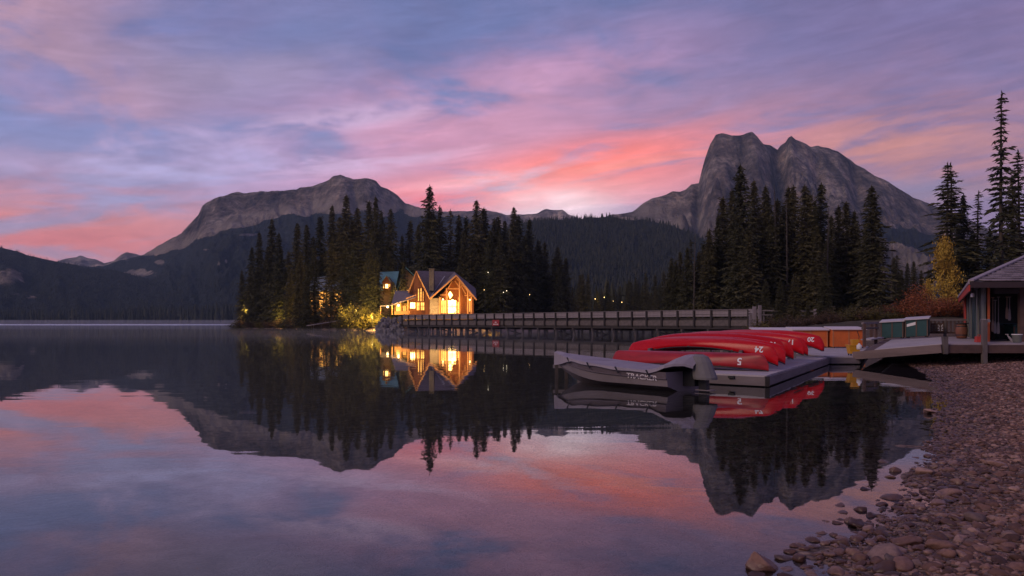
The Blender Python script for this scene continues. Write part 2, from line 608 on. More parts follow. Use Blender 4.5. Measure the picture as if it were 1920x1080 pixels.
rock = k.mix(1.0, rock, k.ramp(gul, [(0.38, (0.36, 0.38, 0.44, 1)), (0.46, (0.85, 0.86, 0.88, 1)), (0.54, (1.0, 1.0, 1.0, 1)), (0.62, (1.6, 1.5, 1.38, 1))]), 'MULTIPLY')  # bluish gully shade put into the rock colour, with pale scree streaks
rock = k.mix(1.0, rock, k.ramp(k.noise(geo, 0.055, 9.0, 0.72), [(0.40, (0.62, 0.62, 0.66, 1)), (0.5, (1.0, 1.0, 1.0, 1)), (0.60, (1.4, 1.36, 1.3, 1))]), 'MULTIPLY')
sa = k.n('ShaderNodeAttribute', attribute_name='scree').outputs['Fac']
rock = k.mix(sa, rock, scree)
wood = k.ramp(k.noise(geo, 0.035, 8.0, 0.7), [(0.3, (0.02, 0.025, 0.024, 1)), (0.55, (0.036, 0.042, 0.038, 1)), (0.75, (0.056, 0.06, 0.052, 1))])
ra = k.n('ShaderNodeAttribute', attribute_name='rock').outputs['Fac']
edge = k.m('ADD', ra, k.m('MULTIPLY', k.m('SUBTRACT', k.noise(geo, 0.02, 7.0, 0.7), 0.5), 1.3))
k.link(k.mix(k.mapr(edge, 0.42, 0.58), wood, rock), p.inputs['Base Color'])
p.inputs['Roughness'].default_value = 0.95
p.inputs['Specular IOR Level'].default_value = 0.1
bn = k.n('ShaderNodeBump')
bn.inputs['Strength'].default_value = 1.0
bn.inputs['Distance'].default_value = 60.0
k.link(k.m('ADD', k.m('ADD', k.noise(geo, 0.018, 10.0, 0.68), k.m('MULTIPLY', strata, 0.5)), k.m('MULTIPLY', gul, 0.9)), bn.inputs['Height'])
k.link(bn.outputs[0], p.inputs['Normal'])


def mountain(sil, D, front, back, prof, cover, step=3.0, rows=90, amp=0.10, seed=0, grooves=(), wob=0.06, jag=2.2):
    """a massif whose ridge runs D metres away along the given skyline; it falls to the lake in front and to the valley behind"""
    sx = np.array([s_[0] for s_ in sil], float)
    sy = np.array([s_[1] for s_ in sil], float)
    u = np.arange(sx[0], sx[-1] + step, step)
    py = np.interp(u, sx, sy) + fbm(u / 14.0, u * 0 + seed, 4, seed) * jag
    Dr = D * (1 + wob * fbm(u / 160.0, u * 0 + 0.5, 3, seed + 3))
    hz = CAMZ + (HOR - py) / F * Dr
    hx = (u - 960) / F * Dr
    t = np.concatenate([np.linspace(0, 1, rows), 1 + np.linspace(0, 1, 26)[1:]])
    T, UU = np.meshgrid(t, u, indexing='ij')
    H, HX, DD = np.broadcast_to(hz, T.shape), np.broadcast_to(hx, T.shape), np.broadcast_to(Dr, T.shape)
    tp = np.array([q[0] for q in prof]); zp = np.array([q[1] for q in prof])
    f = T <= 1
    yy = np.where(f, DD - (1 - T) * front, DD + (T - 1) * back)
    env = np.where(f, np.sin(np.pi * np.clip(T, 0, 1)) ** 0.75, np.clip(1 - (T - 1), 0, 1) * np.clip((T - 1) * 5, 0, 1))
    base = np.where(f, np.interp(T, tp, zp), 1 - (T - 1) ** 0.8)
    rel = ridged(HX / (H.mean() * 0.55) + 7, T * 2.2 + fbm(UU / 60, T * 4, 3, seed + 8) * 0.6, 6, seed + 1) - 0.55
    rel2 = fbm(HX / (H.mean() * 0.16), T * 9, 5, seed + 2)
    zz = H * (base + env * amp * (rel * 1.9 + rel2 * 1.3))
    for (pt, pb, wd, dp, t0) in grooves:
        c = pb + (pt - pb) * np.clip((T - t0) / (1 - t0), 0, 1)
        zz = zz - H * dp * np.exp(-((UU - c) / wd) ** 2) * np.clip((T - t0) * 6, 0, 1) * np.clip((1.0 - T) * 12, 0, 1)
    HX = (UU - 960) / F * yy
    zz = np.where(f, np.minimum(zz, H * yy / DD), zz) - 6.0 * (1 - np.clip(T * 8, 0, 1))
    px = 960 + HX / yy * F
    pyy = HOR - (zz - CAMZ) / yy * F
    rockm, screem = cover(px, pyy, T, zz)
    nT, nU = T.shape
    ix = np.arange(nT * nU).reshape(nT, nU)
    fs_ = np.stack([ix[:-1, :-1].ravel(), ix[:-1, 1:].ravel(), ix[1:, 1:].ravel(), ix[1:, :-1].ravel()], 1)
    v = np.stack([HX.ravel(), yy.ravel(), zz.ravel()], 1)
    me = np_mesh('mountain', v, fs_, mm, True, {'rock': rockm.ravel(), 'scree': screem.ravel()})
    return link('mountain', me, kind='structure'), v.reshape(nT, nU, 3), rockm


def soft(v, a, b):
    q = np.clip((v - a) / (b - a), 0, 1)
    return q * q * (3 - 2 * q)


def blob(px, py, cx, cy, rx, ry):
    return np.exp(-((px - cx) / rx) ** 2 - ((py - cy) / ry) ** 2)


def cover_left(px, py, T, z):
    line = np.interp(px, [120, 280, 340, 400, 450, 490, 520, 600, 700, 780, 850, 1000], [492, 478, 468, 447, 430, 417, 405, 402, 398, 402, 408, 410])
    n = fbm(px / 30, py / 14, 4, 44) * 13
    r = soft(line - py + n, -7, 7)
    for b in ((262, 512, 38, 11), (225, 528, 22, 6), (300, 492, 14, 7), (410, 494, 6, 9), (424, 490, 4, 7), (385, 468, 10, 3), (470, 440, 30, 5), (150, 542, 28, 5)):
        r = np.maximum(r, 0.75 * blob(px, py, *b))
    s = soft(py - line + 34 + n, 0, 22) * r * 0.8
    return r, s


def cover_hill(px, py, T, z):
    r = 0.0 * px
    r = np.maximum(r, 0.8 * blob(px, py, 10, 520, 46, 20))
    r = np.maximum(r, 0.7 * blob(px, py, 60, 558, 18, 5))
    r = np.maximum(r, 0.7 * blob(px, py, 30, 552, 14, 4))
    return r, r * 0.3


def cover_bare(px, py, T, z):
    return px * 0 + 1.0, px * 0 + 0.1


def cover_right(px, py, T, z):
    n = fbm(px / 26, py / 16, 4, 71) * 12
    low = np.interp(px, [1100, 1185, 1230, 1280, 1330, 1400, 1900], [402, 408, 424, 440, 470, 520, 560])
    r = soft(low - py + n, -8, 8)
    band = soft(py - (390 + 0.30 * (px - 1600)) + n, 0, 14) * soft((446 + 0.40 * (px - 1640)) - py + n, 0, 16) * soft(px, 1590, 1640)
    r = r * (1 - 0.95 * band)
    s = np.maximum(blob(px, py, 1275, 425, 60, 24), blob(px, py, 1220, 395, 40, 16))
    s = np.maximum(s, 0.7 * blob(px, py, 1720, 480, 40, 30))
    return r, s


def cover_wood(px, py, T, z):
    return px * 0 + 0.9 * blob(px, py, 1185, 407, 40, 7), px * 0 + 0.5


sil_left = [(150, 502), (195, 498), (218, 491), (240, 484), (270, 478), (290, 466), (312, 452), (340, 438), (360, 415), (372, 402), (380, 385), (388, 378), (410, 370), (432, 364), (446, 360),
            (456, 362), (500, 359), (555, 356), (562, 352), (585, 349), (604, 343), (616, 337), (624, 330), (638, 327), (652, 332), (664, 335), (696, 335), (706, 339), (714, 349),
            (730, 357), (745, 366), (760, 380), (785, 388), (840, 400), (900, 416), (990, 440), (1060, 480)]
m_left, g_left, r_left = mountain(sil_left, 2800, 1650, 900, [(0, 0), (0.45, 0.27), (0.66, 0.50), (0.80, 0.64), (0.90, 0.80), (0.965, 0.97), (1, 1)], cover_left, 2.2, 170, 0.10, 11,
                                  grooves=[(350, 330, 9, 0.05, 0.3), (585, 600, 12, 0.05, 0.6), (660, 690, 10, 0.06, 0.55), (520, 540, 10, 0.04, 0.6)])
m_hill, g_hill, r_hill = mountain([(-420, 400), (-200, 420), (-60, 450), (0, 464), (30, 471), (60, 480), (105, 491), (140, 497), (190, 503), (240, 512), (330, 540), (430, 580)], 1900, 740, 900,
                                  [(0, 0), (0.5, 0.42), (1, 1)], cover_hill, 3.0, 70, 0.07, 21)
m_peak, _, _ = mountain([(60, 506), (100, 493), (120, 487), (138, 482), (150, 480), (165, 484), (180, 487), (196, 494), (214, 488), (228, 477), (238, 472), (252, 476), (268, 479), (300, 490), (350, 520)], 4000, 1500, 800,
                        [(0, 0), (0.5, 0.4), (1, 1)], cover_bare, 3.0, 60, 0.08, 31)
m_mesa, _, _ = mountain([(700, 440), (780, 412), (830, 398), (862, 395), (900, 394), (925, 397), (950, 403), (975, 401), (1000, 402), (1010, 400), (1016, 396), (1022, 393), (1054, 393), (1060, 397), (1066, 403), (1120, 420), (1200, 440)],
                        3900, 1500, 800, [(0, 0), (0.5, 0.4), (0.85, 0.75), (0.96, 0.97), (1, 1)], cover_bare, 3.0, 60, 0.06, 41)
sil_right = [(1050, 430), (1110, 412), (1150, 402), (1185, 397), (1203, 384), (1220, 372), (1240, 367), (1262, 360), (1284, 357), (1296, 347), (1310, 344), (1316, 318), (1322, 296), (1332, 270), (1342, 253),
             (1352, 250), (1372, 255), (1394, 252), (1411, 247), (1420, 256), (1432, 270), (1444, 273), (1452, 277), (1458, 280), (1463, 273), (1472, 268), (1478, 258), (1484, 254), (1492, 262),
             (1504, 267), (1520, 276), (1534, 273), (1552, 278), (1572, 284), (1588, 296), (1604, 308), (1622, 316), (1640, 330), (1666, 340), (1690, 356), (1712, 370), (1740, 380), (1764, 390), (1810, 412), (1900, 450), (2050, 500), (2200, 560)]
m_right, g_right, r_right = mountain(sil_right, 2600, 1500, 900, [(0, 0), (0.4, 0.26), (0.62, 0.44), (0.78, 0.58), (0.9, 0.80), (0.97, 0.965), (1, 1)], cover_right, 2.0, 190, 0.135, 53,
                                     grooves=[(1458, 1478, 13, 0.16, 0.45), (1395, 1360, 9, 0.06, 0.5), (1310, 1300, 9, 0.09, 0.5), (1530, 1545, 8, 0.05, 0.5), (1600, 1640, 9, 0.05, 0.4)])
m_wood, g_wood, r_wood = mountain([(820, 490), (900, 450), (980, 418), (1020, 413), (1070, 411), (1120, 408), (1150, 406), (1185, 407), (1215, 413), (1250, 422), (1290, 434), (1340, 462), (1420, 500), (1520, 540), (1640, 575)],
                                  1500, 800, 900, [(0, 0), (0.35, 0.22), (0.7, 0.6), (1, 1)], cover_wood, 4.0, 80, 0.06, 61)


def cone_forest(name, pts, hts, mat_, label, cat):
    """a far-off wood that reads as one mass: thousands of small ragged conifers in one mesh"""
    n = len(pts)
    tiers, sides = 3, 5
    V, Fc, tint = [], [], []
    a = rng.uniform(0, 6.28, n)
    b = 0
    for q in range(tiers):
        z0, z1 = [(0.05, 0.55), (0.33, 0.78), (0.58, 1.0)][q]
        rad = [0.155, 0.115, 0.07][q]
        ring = []
        for s_ in range(sides):
            r_ = hts * rad * rng.uniform(0.55, 1.35, n)
            ang = a + 6.283 * s_ / sides + q
            V.append(np.stack([pts[:, 0] + r_ * np.cos(ang), pts[:, 1] + r_ * np.sin(ang), pts[:, 2] + hts * (z0 + rng.uniform(-.04, .04, n))], 1))
            ring.append(b)
            b += 1
        V.append(np.stack([pts[:, 0], pts[:, 1], pts[:, 2] + hts * z1], 1))
        top = b
        b += 1
        for s_ in range(sides):
            Fc.append((ring[s_], ring[(s_ + 1) % sides], top))
    V = np.stack(V, 1).reshape(-1, 3)
    Fc = (np.array(Fc)[None] + (np.arange(n) * b)[:, None, None]).reshape(-1, 3)
    me = np_mesh(name, V, Fc, mat_, False, {'tint': np.repeat(rng.uniform(0, 1, n), b)})
    return link(name, me, label=label, cat=cat, kind='stuff')


fm, k, p = mat_base('far_conifers')
at = k.n('ShaderNodeAttribute', attribute_name='tint').outputs['Fac']
k.link(k.ramp(at, [(0.0, (0.026, 0.03, 0.024, 1)), (0.7, (0.045, 0.048, 0.036, 1)), (0.95, (0.058, 0.06, 0.04, 1)), (1.0, (0.08, 0.076, 0.044, 1))]), p.inputs['Base Color'])
p.inputs['Roughness'].default_value = 0.95
p.inputs['Specular IOR Level'].default_value = 0.1


def scatter_on(g, r, n, t0=0.0, t1=0.34):
    nT, nU = r.shape
    i = (rng.uniform(0, 1, n) ** 0.8 * 0.83 * (nT - 2)).astype(int)
    j = rng.integers(0, nU - 1, n)
    fi, fj = rng.uniform(0, 1, n)[:, None], rng.uniform(0, 1, n)[:, None]
    P = (g[i, j] * (1 - fi) + g[i + 1, j] * fi) * (1 - fj) + (g[i, j + 1] * (1 - fi) + g[i + 1, j + 1] * fi) * fj
    ok = r[i, j] < 0.25
    return P[ok]


P = scatter_on(g_wood, r_wood, 17000)
cone_forest('hillside_forest', P, rng.uniform(5.5, 11, len(P)), fm, 'dark conifer forest covering the hill below the pale scree', 'forest')
P = scatter_on(g_left, r_left, 11000)
cone_forest('hillside_forest', P, rng.uniform(4, 9, len(P)), fm, 'blue dark forest on the slopes under the flat-topped mountain', 'forest')
P = scatter_on(g_hill, r_hill, 6000)
cone_forest('hillside_forest', P, rng.uniform(4, 8, len(P)), fm, 'dark forest on the hill at the left end of the lake', 'forest')
P = scatter_on(g_right, r_right, 5000)
cone_forest('hillside_forest', P, rng.uniform(4, 8, len(P)), fm, 'dark forest on the foot of the twin-peaked mountain', 'forest')
# far shore of the lake
n = 1500
x = rng.uniform(-900, -60, n)
y = 1100 + rng.uniform(0, 1, n) ** 1.5 * 170 - 0.08 * (x + 420)
cone_forest('far_shore_forest', np.stack([x, y, land(x, y)[0]], 1), rng.uniform(12, 30, n) * (0.75 + 0.25 * np.clip((x + 700) / 300, 0, 1)), fm, 'even dark line of conifers along the misty far shore', 'forest')
# low wood at the end of the channel behind the bridge
n = 620
y = rng.uniform(300, 470, n)
x = rng.uniform(0.0, 0.30, n) * y
cone_forest('low_forest', np.stack([x, y, land(x, y)[0]], 1), rng.uniform(7, 17, n), fm, 'low olive wood behind the bridge at the end of the channel', 'forest')

# ------------------------------------------------------------------ conifers
cm, k, p = mat_base('spruce_needles')
at = k.n('ShaderNodeAttribute', attribute_name='tint').outputs['Fac']
oi = k.n('ShaderNodeObjectInfo').outputs['Random']
c1 = k.ramp(at, [(0.0, (0.026, 0.026, 0.016, 1)), (0.5, (0.06, 0.058, 0.032, 1)), (1.0, (0.115, 0.105, 0.054, 1))])
c1 = k.mix(1.0, c1, k.ramp(oi, [(0.0, (0.75, 0.8, 0.8, 1)), (1.0, (1.2, 1.1, 0.95, 1))]), 'MULTIPLY')
k.link(c1, p.inputs['Base Color'])
p.inputs['Roughness'].default_value = 0.75
p.inputs['Specular IOR Level'].default_value = 0.2
bark = mat('spruce_bark', (0.075, 0.058, 0.046), 0.95, 0.5, 6.0, 0.6, stretch=(1, 1, 0.2))
deadwood = mat('dead_wood', (0.085, 0.07, 0.062), 0.9, 0.4, 5.0, 0.4, stretch=(1, 1, 0.2))


def spruce_mesh(seed, width, sparse, low, ragged, dens=1.0):
    """crown of a one-metre-high spruce, to be scaled: whorls of drooping boughs carrying many small needle sprays"""
    g = np.random.default_rng(seed)
    C, Dv, Sz, Tn = [], [], [], []
    z = low
    while z < 0.985:
        t = (z - low) / (1 - low)
        prof = width * ((1 - t) ** 0.85) * (0.62 + 0.38 * min(1, t * 6)) + 0.008
        prof *= 1 + (ragged + .15) * (g.uniform(-1, 1)) * 0.6
        nb = max(3, int(g.integers(5, 8) * (1 - 0.3 * sparse)))
        a0 = g.uniform(0, 6.28)
        for q in range(nb):
            if g.uniform() < 0.22 * sparse:
                continue
            L = prof * g.uniform(0.55, 1.12)
            a = a0 + 6.283 * q / nb + g.uniform(-.35, .35)
            up = 0.35 * t - 0.10 + g.uniform(-.12, .08)
            ns = max(3, int((4 + L * 165) * dens))
            shade = g.uniform(0, 1)
            for e in range(ns):
                f = (e + g.uniform(0.1, 0.9)) / ns
                r_ = L * f
                zz = z + r_ * up - (0.38 - 0.45 * t) * r_ * f + g.uniform(-.004, .004)
                side = g.normal(0, 0.16) * L * (1 - f * 0.5)
                C.append((r_ * math.cos(a) - side * math.sin(a), r_ * math.sin(a) + side * math.cos(a), zz))
                dr = a + g.normal(0, 0.7)
                Dv.append((math.cos(dr), math.sin(dr), g.uniform(-0.9, 0.05)))
                Sz.append((0.009 + 0.014 * g.uniform()) * (0.6 + 0.45 * (1 - t)))
                Tn.append(0.55 * shade + 0.45 * g.uniform())
        z += (0.0135 + 0.010 * sparse) * (1.15 - 0.45 * t) / max(0.7, dens)
    for q in range(5):
        C.append((0, 0, 0.972 + 0.005 * q)); Dv.append((g.uniform(-.3, .3), g.uniform(-.3, .3), 1.0)); Sz.append(0.009); Tn.append(0.5)
    C, Dv, Sz, Tn = np.array(C), np.array(Dv), np.array(Sz), np.array(Tn)
    Dv /= np.linalg.norm(Dv, axis=1)[:, None]
    S = np.cross(Dv, g.normal(0, 1, Dv.shape))
    S /= np.linalg.norm(S, axis=1)[:, None]
    n = len(C)
    sz = Sz[:, None]
    Nn = np.cross(Dv, S)
    v = np.stack([C - Dv * sz * 0.8, C + S * sz * 0.34 + Nn * sz * 0.2, C + Dv * sz * 1.5, C - S * sz * 0.34 + Nn * sz * 0.15], 1).reshape(-1, 3)
    f = np.arange(n * 4).reshape(n, 4)
    return np_mesh('crown', v, f, cm, False, {'tint': np.repeat(Tn, 4)})


def trunk_mesh(seed, r0=0.0085, bare=0, hh=0.985):
    g = random.Random(seed)
    mb = MB()
    pts, rad = [], []
    for i in range(8):
        t = i / 7
        pts.append((g.uniform(-.0025, .0025) * (t < 1), g.uniform(-.0025, .0025), t * hh - 0.02 * (i == 0)))
        rad.append(r0 * (1 - t) ** 0.8 + 0.0012)
    mb.tube(pts, rad, 6)
    for q in range(bare):
        z = g.uniform(0.25, 0.96)
        a = g.uniform(0, 6.28)
        L = g.uniform(0.012, 0.05) * (1.15 - z)
        mb.tube([(0, 0, z), (L * math.cos(a), L * math.sin(a), z - L * g.uniform(0.0, 0.5))], [0.0022, 0.0008], 3, False)
    o = mb.build('trunk', bark, None)
    me = o.data
    bpy.data.objects.remove(o)
    return me


VARS = {
    'full': [(spruce_mesh(101 + i, w_, 0.2, 0.03 + 0.02 * i, 0.25), trunk_mesh(201 + i)) for i, w_ in enumerate((0.165, 0.18, 0.205))],
    'narrow': [(spruce_mesh(131 + i, w_, 0.45, 0.05 + 0.05 * i, 0.45), trunk_mesh(231 + i)) for i, w_ in enumerate((0.115, 0.135, 0.125))],
    'thin': [(spruce_mesh(151 + i, w_, 1.0, 0.16 + 0.06 * i, 0.75), trunk_mesh(251 + i, bare=50)) for i, w_ in enumerate((0.075, 0.085, 0.095))],
    'broad': [(spruce_mesh(171 + i, w_, 0.05, 0.02, 0.25, 1.2), trunk_mesh(271 + i)) for i, w_ in enumerate((0.20, 0.23))],
}
snag_meshes = []
for i in range(3):
    me = trunk_mesh(301 + i, 0.0075, 110)
    me.materials.clear()
    me.materials.append(deadwood)
    snag_meshes.append(me)


def conifer(x, y, h, kind, label, group, zb=None, wide=1.0, lean=(0, 0)):
    name, cat = ('dead_tree', 'dead tree') if kind == 'snag' else ('spruce_tree', 'tree')
    z = (zland(x, y) if zb is None else zb) - 0.15
    t = thing(name, (x, y, z), label, cat, group, random.uniform(0, 6.28))
    t.rotation_euler[0], t.rotation_euler[1] = R(lean[0] + random.uniform(-1.2, 1.2)), R(lean[1] + random.uniform(-1.2, 1.2))
    t.scale = (h * wide, h * wide, h)
    if kind == 'snag':
        link('trunk', random.choice(snag_meshes), t)
    else:
        crown, trunk = random.choice(VARS[kind])
        link('trunk', trunk, t)
        link('crown', crown, t)
    return t


ORD = ['first', 'second', 'third', 'fourth', 'fifth', 'sixth', 'seventh', 'eighth', 'ninth', 'tenth', 'eleventh', 'twelfth', 'thirteenth', 'fourteenth', 'fifteenth', 'sixteenth',
       'seventeenth', 'eighteenth', 'nineteenth', 'twentieth', 'twenty-first', 'twenty-second', 'twenty-third', 'twenty-fourth', 'twenty-fifth', 'twenty-sixth', 'twenty-seventh',
       'twenty-eighth', 'twenty-ninth', 'thirtieth', 'thirty-first', 'thirty-second', 'thirty-third', 'thirty-fourth', 'thirty-fifth', 'thirty-sixth', 'thirty-seventh', 'thirty-eighth', 'thirty-ninth', 'fortieth', 'forty-first', 'forty-second', 'forty-third', 'forty-fourth', 'forty-fifth', 'forty-sixth', 'forty-seventh', 'forty-eighth', 'forty-ninth', 'fiftieth']


def tree_row(rows, where, group):
    """rows: (pixel of the tip, height of the tip, distance, kind, own label or None, width)"""
    rows = sorted(rows)
    i = 0
    for (px, py, d, kind, lab, wide) in rows:
        x, y = U(px, d), d
        zb = zland(x, y)
        h = CAMZ + (HOR - py) / F * d - zb
        if lab is None:
            lab = '%s, %s from the left' % (where, ORD[i])
        i += 1
        conifer(x, y, h + 0.15, kind, lab, group, zb, wide)


L_ = [(455, 506, 262, 'full', 'short spruce at the outer tip of the wooded island', 1.0), (470, 462, 258, 'narrow', None, 1.1), (489, 434, 252, 'full', None, .9), (510, 408, 246, 'full', 'tall dark spruce standing ahead of the others near the island tip', .85),
      (526, 436, 240, 'full', None, .95), (540, 470, 252, 'narrow', None, 1.2), (556, 416, 232, 'full', None, 1.0), (577, 420, 240, 'full', None, 1.0), (602, 404, 238, 'narrow', None, 1.2), (621, 383, 236, 'full', None, .8),
      (649, 364, 232, 'full', 'tallest spruce of the clump above the small cabin roofs', .95), (673, 388, 232, 'full', None, .95), (690, 375, 228, 'narrow', None, 1.2), (706, 366, 222, 'full', None, .75), (718, 394, 226, 'narrow', None, 1.1),
      (731, 390, 222, 'full', None, .85), (584, 442, 246, 'full', None, 1.0), (636, 405, 240, 'full', None, 1.0), (662, 410, 238, 'full', None, 1.0), (500, 460, 256, 'full', None, 1.0)]
tree_row(L_, 'dark spruce on the island left of the lodge', 'spruces on the island left of the lodge')
M_ = [(766, 412, 232, 'narrow', None, 1.1), (754, 440, 222, 'narrow', None, 1.1), (802, 345, 200, 'full', 'tallest spruce on the island, a pointed crown right behind the lodge', 1.08), (828, 384, 206, 'narrow', None, 1.1), (845, 392, 215, 'thin', None, 1.2), (862, 400, 210, 'full', None, .9),
      (878, 404, 214, 'narrow', None, 1.1), (890, 373, 204, 'full', 'tall double-tipped spruce above the right end of the lodge roof', .9), (906, 388, 207, 'narrow', None, 1.4), (925, 408, 212, 'narrow', None, 1.2), (938, 404, 206, 'narrow', None, 1.2), (950, 412, 214, 'full', None, .9),
      (962, 387, 204, 'full', None, .95), (975, 402, 212, 'narrow', None, 1.3), (990, 410, 208, 'full', None, .95), (1012, 448, 216, 'full', 'olive spruce at the end of the island wood, beside two shorter ones', 1.15),
      (1024, 452, 220, 'full', None, 1.0), (1047, 461, 214, 'full', None, 1.05), (1060, 482, 217, 'full', 'outermost small spruce of the island, above the bridge', 1.1), (918, 430, 198, 'full', None, 1.0), (940, 436, 196, 'full', None, 1.0), (980, 440, 204, 'full', None, 1.0),
      (812, 400, 212, 'full', None, 1.0), (868, 432, 198, 'full', None, 1.0), (784, 420, 215, 'full', None, 1.0)]
tree_row(M_, 'dark spruce in the wood behind the lodge', 'spruces behind the lodge and bridge')
FR_ = [(562, 470, 214, 'full', None, .9), (576, 500, 210, 'narrow', None, 1.2), (591, 462, 212, 'narrow', None, 1.3), (622, 452, 205, 'narrow', None, 1.25), (646, 440, 204, 'full', None, .9), (664, 455, 200, 'narrow', None, 1.2),
       (690, 470, 190, 'full', None, .85), (706, 480, 186, 'narrow', None, 1.2), (612, 512, 207, 'thin', None, 1.4), (543, 505, 226, 'full', None, 1.0), (757, 492, 188, 'full', None, 1.0), (738, 528, 186, 'full', None, 1.1), (727, 470, 205, 'narrow', None, 1.1)]
tree_row(FR_, 'dark spruce along the shore in front of the island cabins', 'shore spruces before the island cabins')
# filler trees in the deep shade of the island wood, nothing tells them apart
for i in range(34):
    px = rng.uniform(470, 740) if i < 16 else rng.uniform(800, 1055)
    d = rng.uniform(236, 266) if i < 16 else rng.uniform(205, 228)
    if i < 16 and px < 520:
        d = rng.uniform(252, 268)
    x = U(px, d)
    top = (470 if i < 16 else 455) + rng.uniform(-10, 40) + (30 if px < 500 or px > 1000 else 0)
    conifer(x, d, CAMZ + (HOR - top) / F * d - zland(x, d), 'full', 'dark spruce deep in the island wood, its crown lost among the others', 'spruces lost in the island wood')

for i in range(64):
    px, d = rng.uniform(1072, 1262), rng.uniform(252, 296)
    x = U(px, d)
    top = 545 + rng.uniform(-34, 22) + (8 if 1110 < px < 1200 else -6)
    conifer(x, d, CAMZ + (HOR - top) / F * d - zland(x, d), random.choice(['full', 'narrow', 'narrow', 'thin']), 'small spruce in the low wood seen over the bridge railing', 'small spruces of the low wood', wide=1.1)
N_ = [(1556, 402, 106, 'full', None, .9), (1600, 392, 108, 'full', None, .9), (1622, 425, 106, 'full', None, 1.0), (1456, 372, 107, 'narrow', None, 1.4), (1442, 362, 113, 'full', None, .8), (1528, 372, 112, 'full', None, .8), (1262, 482, 118, 'narrow', 'shorter spruce at the left edge of the right-hand wood', 1.3), (1278, 470, 122, 'narrow', None, 1.2), (1297, 448, 112, 'thin', None, 1.3), (1332, 428, 108, 'narrow', None, 1.3), (1258, 492, 116, 'full', None, 1.0), (1270, 488, 114, 'full', None, 1.0), (1288, 462, 110, 'full', None, .9), (1308, 470, 112, 'full', None, 1.0), (1342, 400, 110, 'full', None, .8), (1326, 442, 106, 'full', None, .9), (1320, 455, 114, 'narrow', None, 1.4),
      (1352, 368, 112, 'narrow', None, 1.3), (1368, 352, 116, 'full', None, .9), (1394, 306, 104, 'full', 'tallest big spruce of the right-hand wood, its full crown against the mountain', 1.05), (1416, 334, 108, 'full', None, .85),
      (1432, 346, 112, 'full', None, .85), (1480, 348, 108, 'narrow', None, 1.1), (1494, 346, 112, 'narrow', None, 1.1), (1507, 344, 104, 'narrow', None, 1.2), (1519, 362, 110, 'narrow', None, 1.2), (1535, 342, 108, 'narrow', 'slim tall spruce just right of the twin peaks gully', 1.2),
      (1572, 384, 112, 'narrow', None, 1.3), (1588, 376, 108, 'narrow', None, 1.4), (1612, 420, 112, 'full', None, 1.0), (1640, 346, 84, 'full', 'big heavy spruce in front at the right edge of the wood', 1.25),
      (1680, 478, 96, 'thin', None, 1.8), (1408, 420, 98, 'full', None, 1.1), (1450, 400, 104, 'full', None, 1.0), (1465, 385, 110, 'narrow', None, 1.2), (1550, 440, 104, 'full', None, 1.1), (1530, 420, 100, 'full', None, 1.0), (1382, 400, 100, 'full', None, 1.0),
      (1700, 492, 128, 'full', None, 1.0), (1716, 488, 132, 'full', None, 1.0), (1728, 506, 130, 'full', None, 1.1), (1740, 505, 134, 'full', None, 1.0), (1690, 505, 130, 'full', None, 1.0)]
tree_row(N_, 'dark spruce in the right-hand wood by the bridge end', 'spruces of the right-hand wood')
for px, py, d, k_, lab in ((1545, 493, 72, 'broad', 'small light green spruce in front of the dark wood, behind the storage boxes'), (1490, 508, 76, 'broad', 'young spruce behind the fence rail, left of the lighter one'),
                           (1462, 520, 80, 'broad', 'young bushy spruce behind the fence rail beside the gate'), (1436, 520, 90, 'broad', 'young spruce half hidden beside the bridge gate'),
                           (1515, 560, 70, 'broad', 'smallest young spruce beside the white-capped fence post'), (1385, 512, 100, 'broad', 'young spruce behind the near end of the bridge railing'),
                           (1345, 530, 108, 'broad', 'low young spruce behind the bridge railing at the edge of the wood')):
    x = U(px, d)
    conifer(x, d, CAMZ + (HOR - py) / F * d - zland(x, d), k_, lab, 'young spruces behind the storage boxes')
for i in range(56):
    px, d = rng.uniform(1275, 1690), rng.uniform(108, 130)
    x = U(px, d)
    top = 440 + rng.uniform(-20, 60) + (50 if px < 1340 else 0) + (40 if px > 1650 else 0)
    conifer(x, d, CAMZ + (HOR - top) / F * d - zland(x, d), 'narrow', 'dark spruce deep in the right-hand wood, hidden among others', 'spruces lost in the right-hand wood', wide=1.3)
for px, py, d, ln, lab in ((1300, 428, 108, 0, 'bare dead trunk standing left of the right-hand wood'), (1322, 420, 110, 0, 'bare dead trunk with a forked tip near the left of the wood'), (1456, 338, 106, 0, 'tall bare snag left of the twin peaks gully'),
                           (1476, 362, 104, 0, 'bare snag in the gap between two groups of spruces'), (1549, 384, 102, 0, 'dark bare snag right of the slim tall spruce'), (1682, 436, 92, 7, 'leaning dead tree with a bare tip beside the big heavy spruce')):
    x = U(px - (ln * 1.6 if ln else 0), d)
    conifer(x, d, CAMZ + (HOR - py) / F * d - zland(x, d), 'snag', lab, 'dead trees in the right-hand wood', lean=(0, ln))
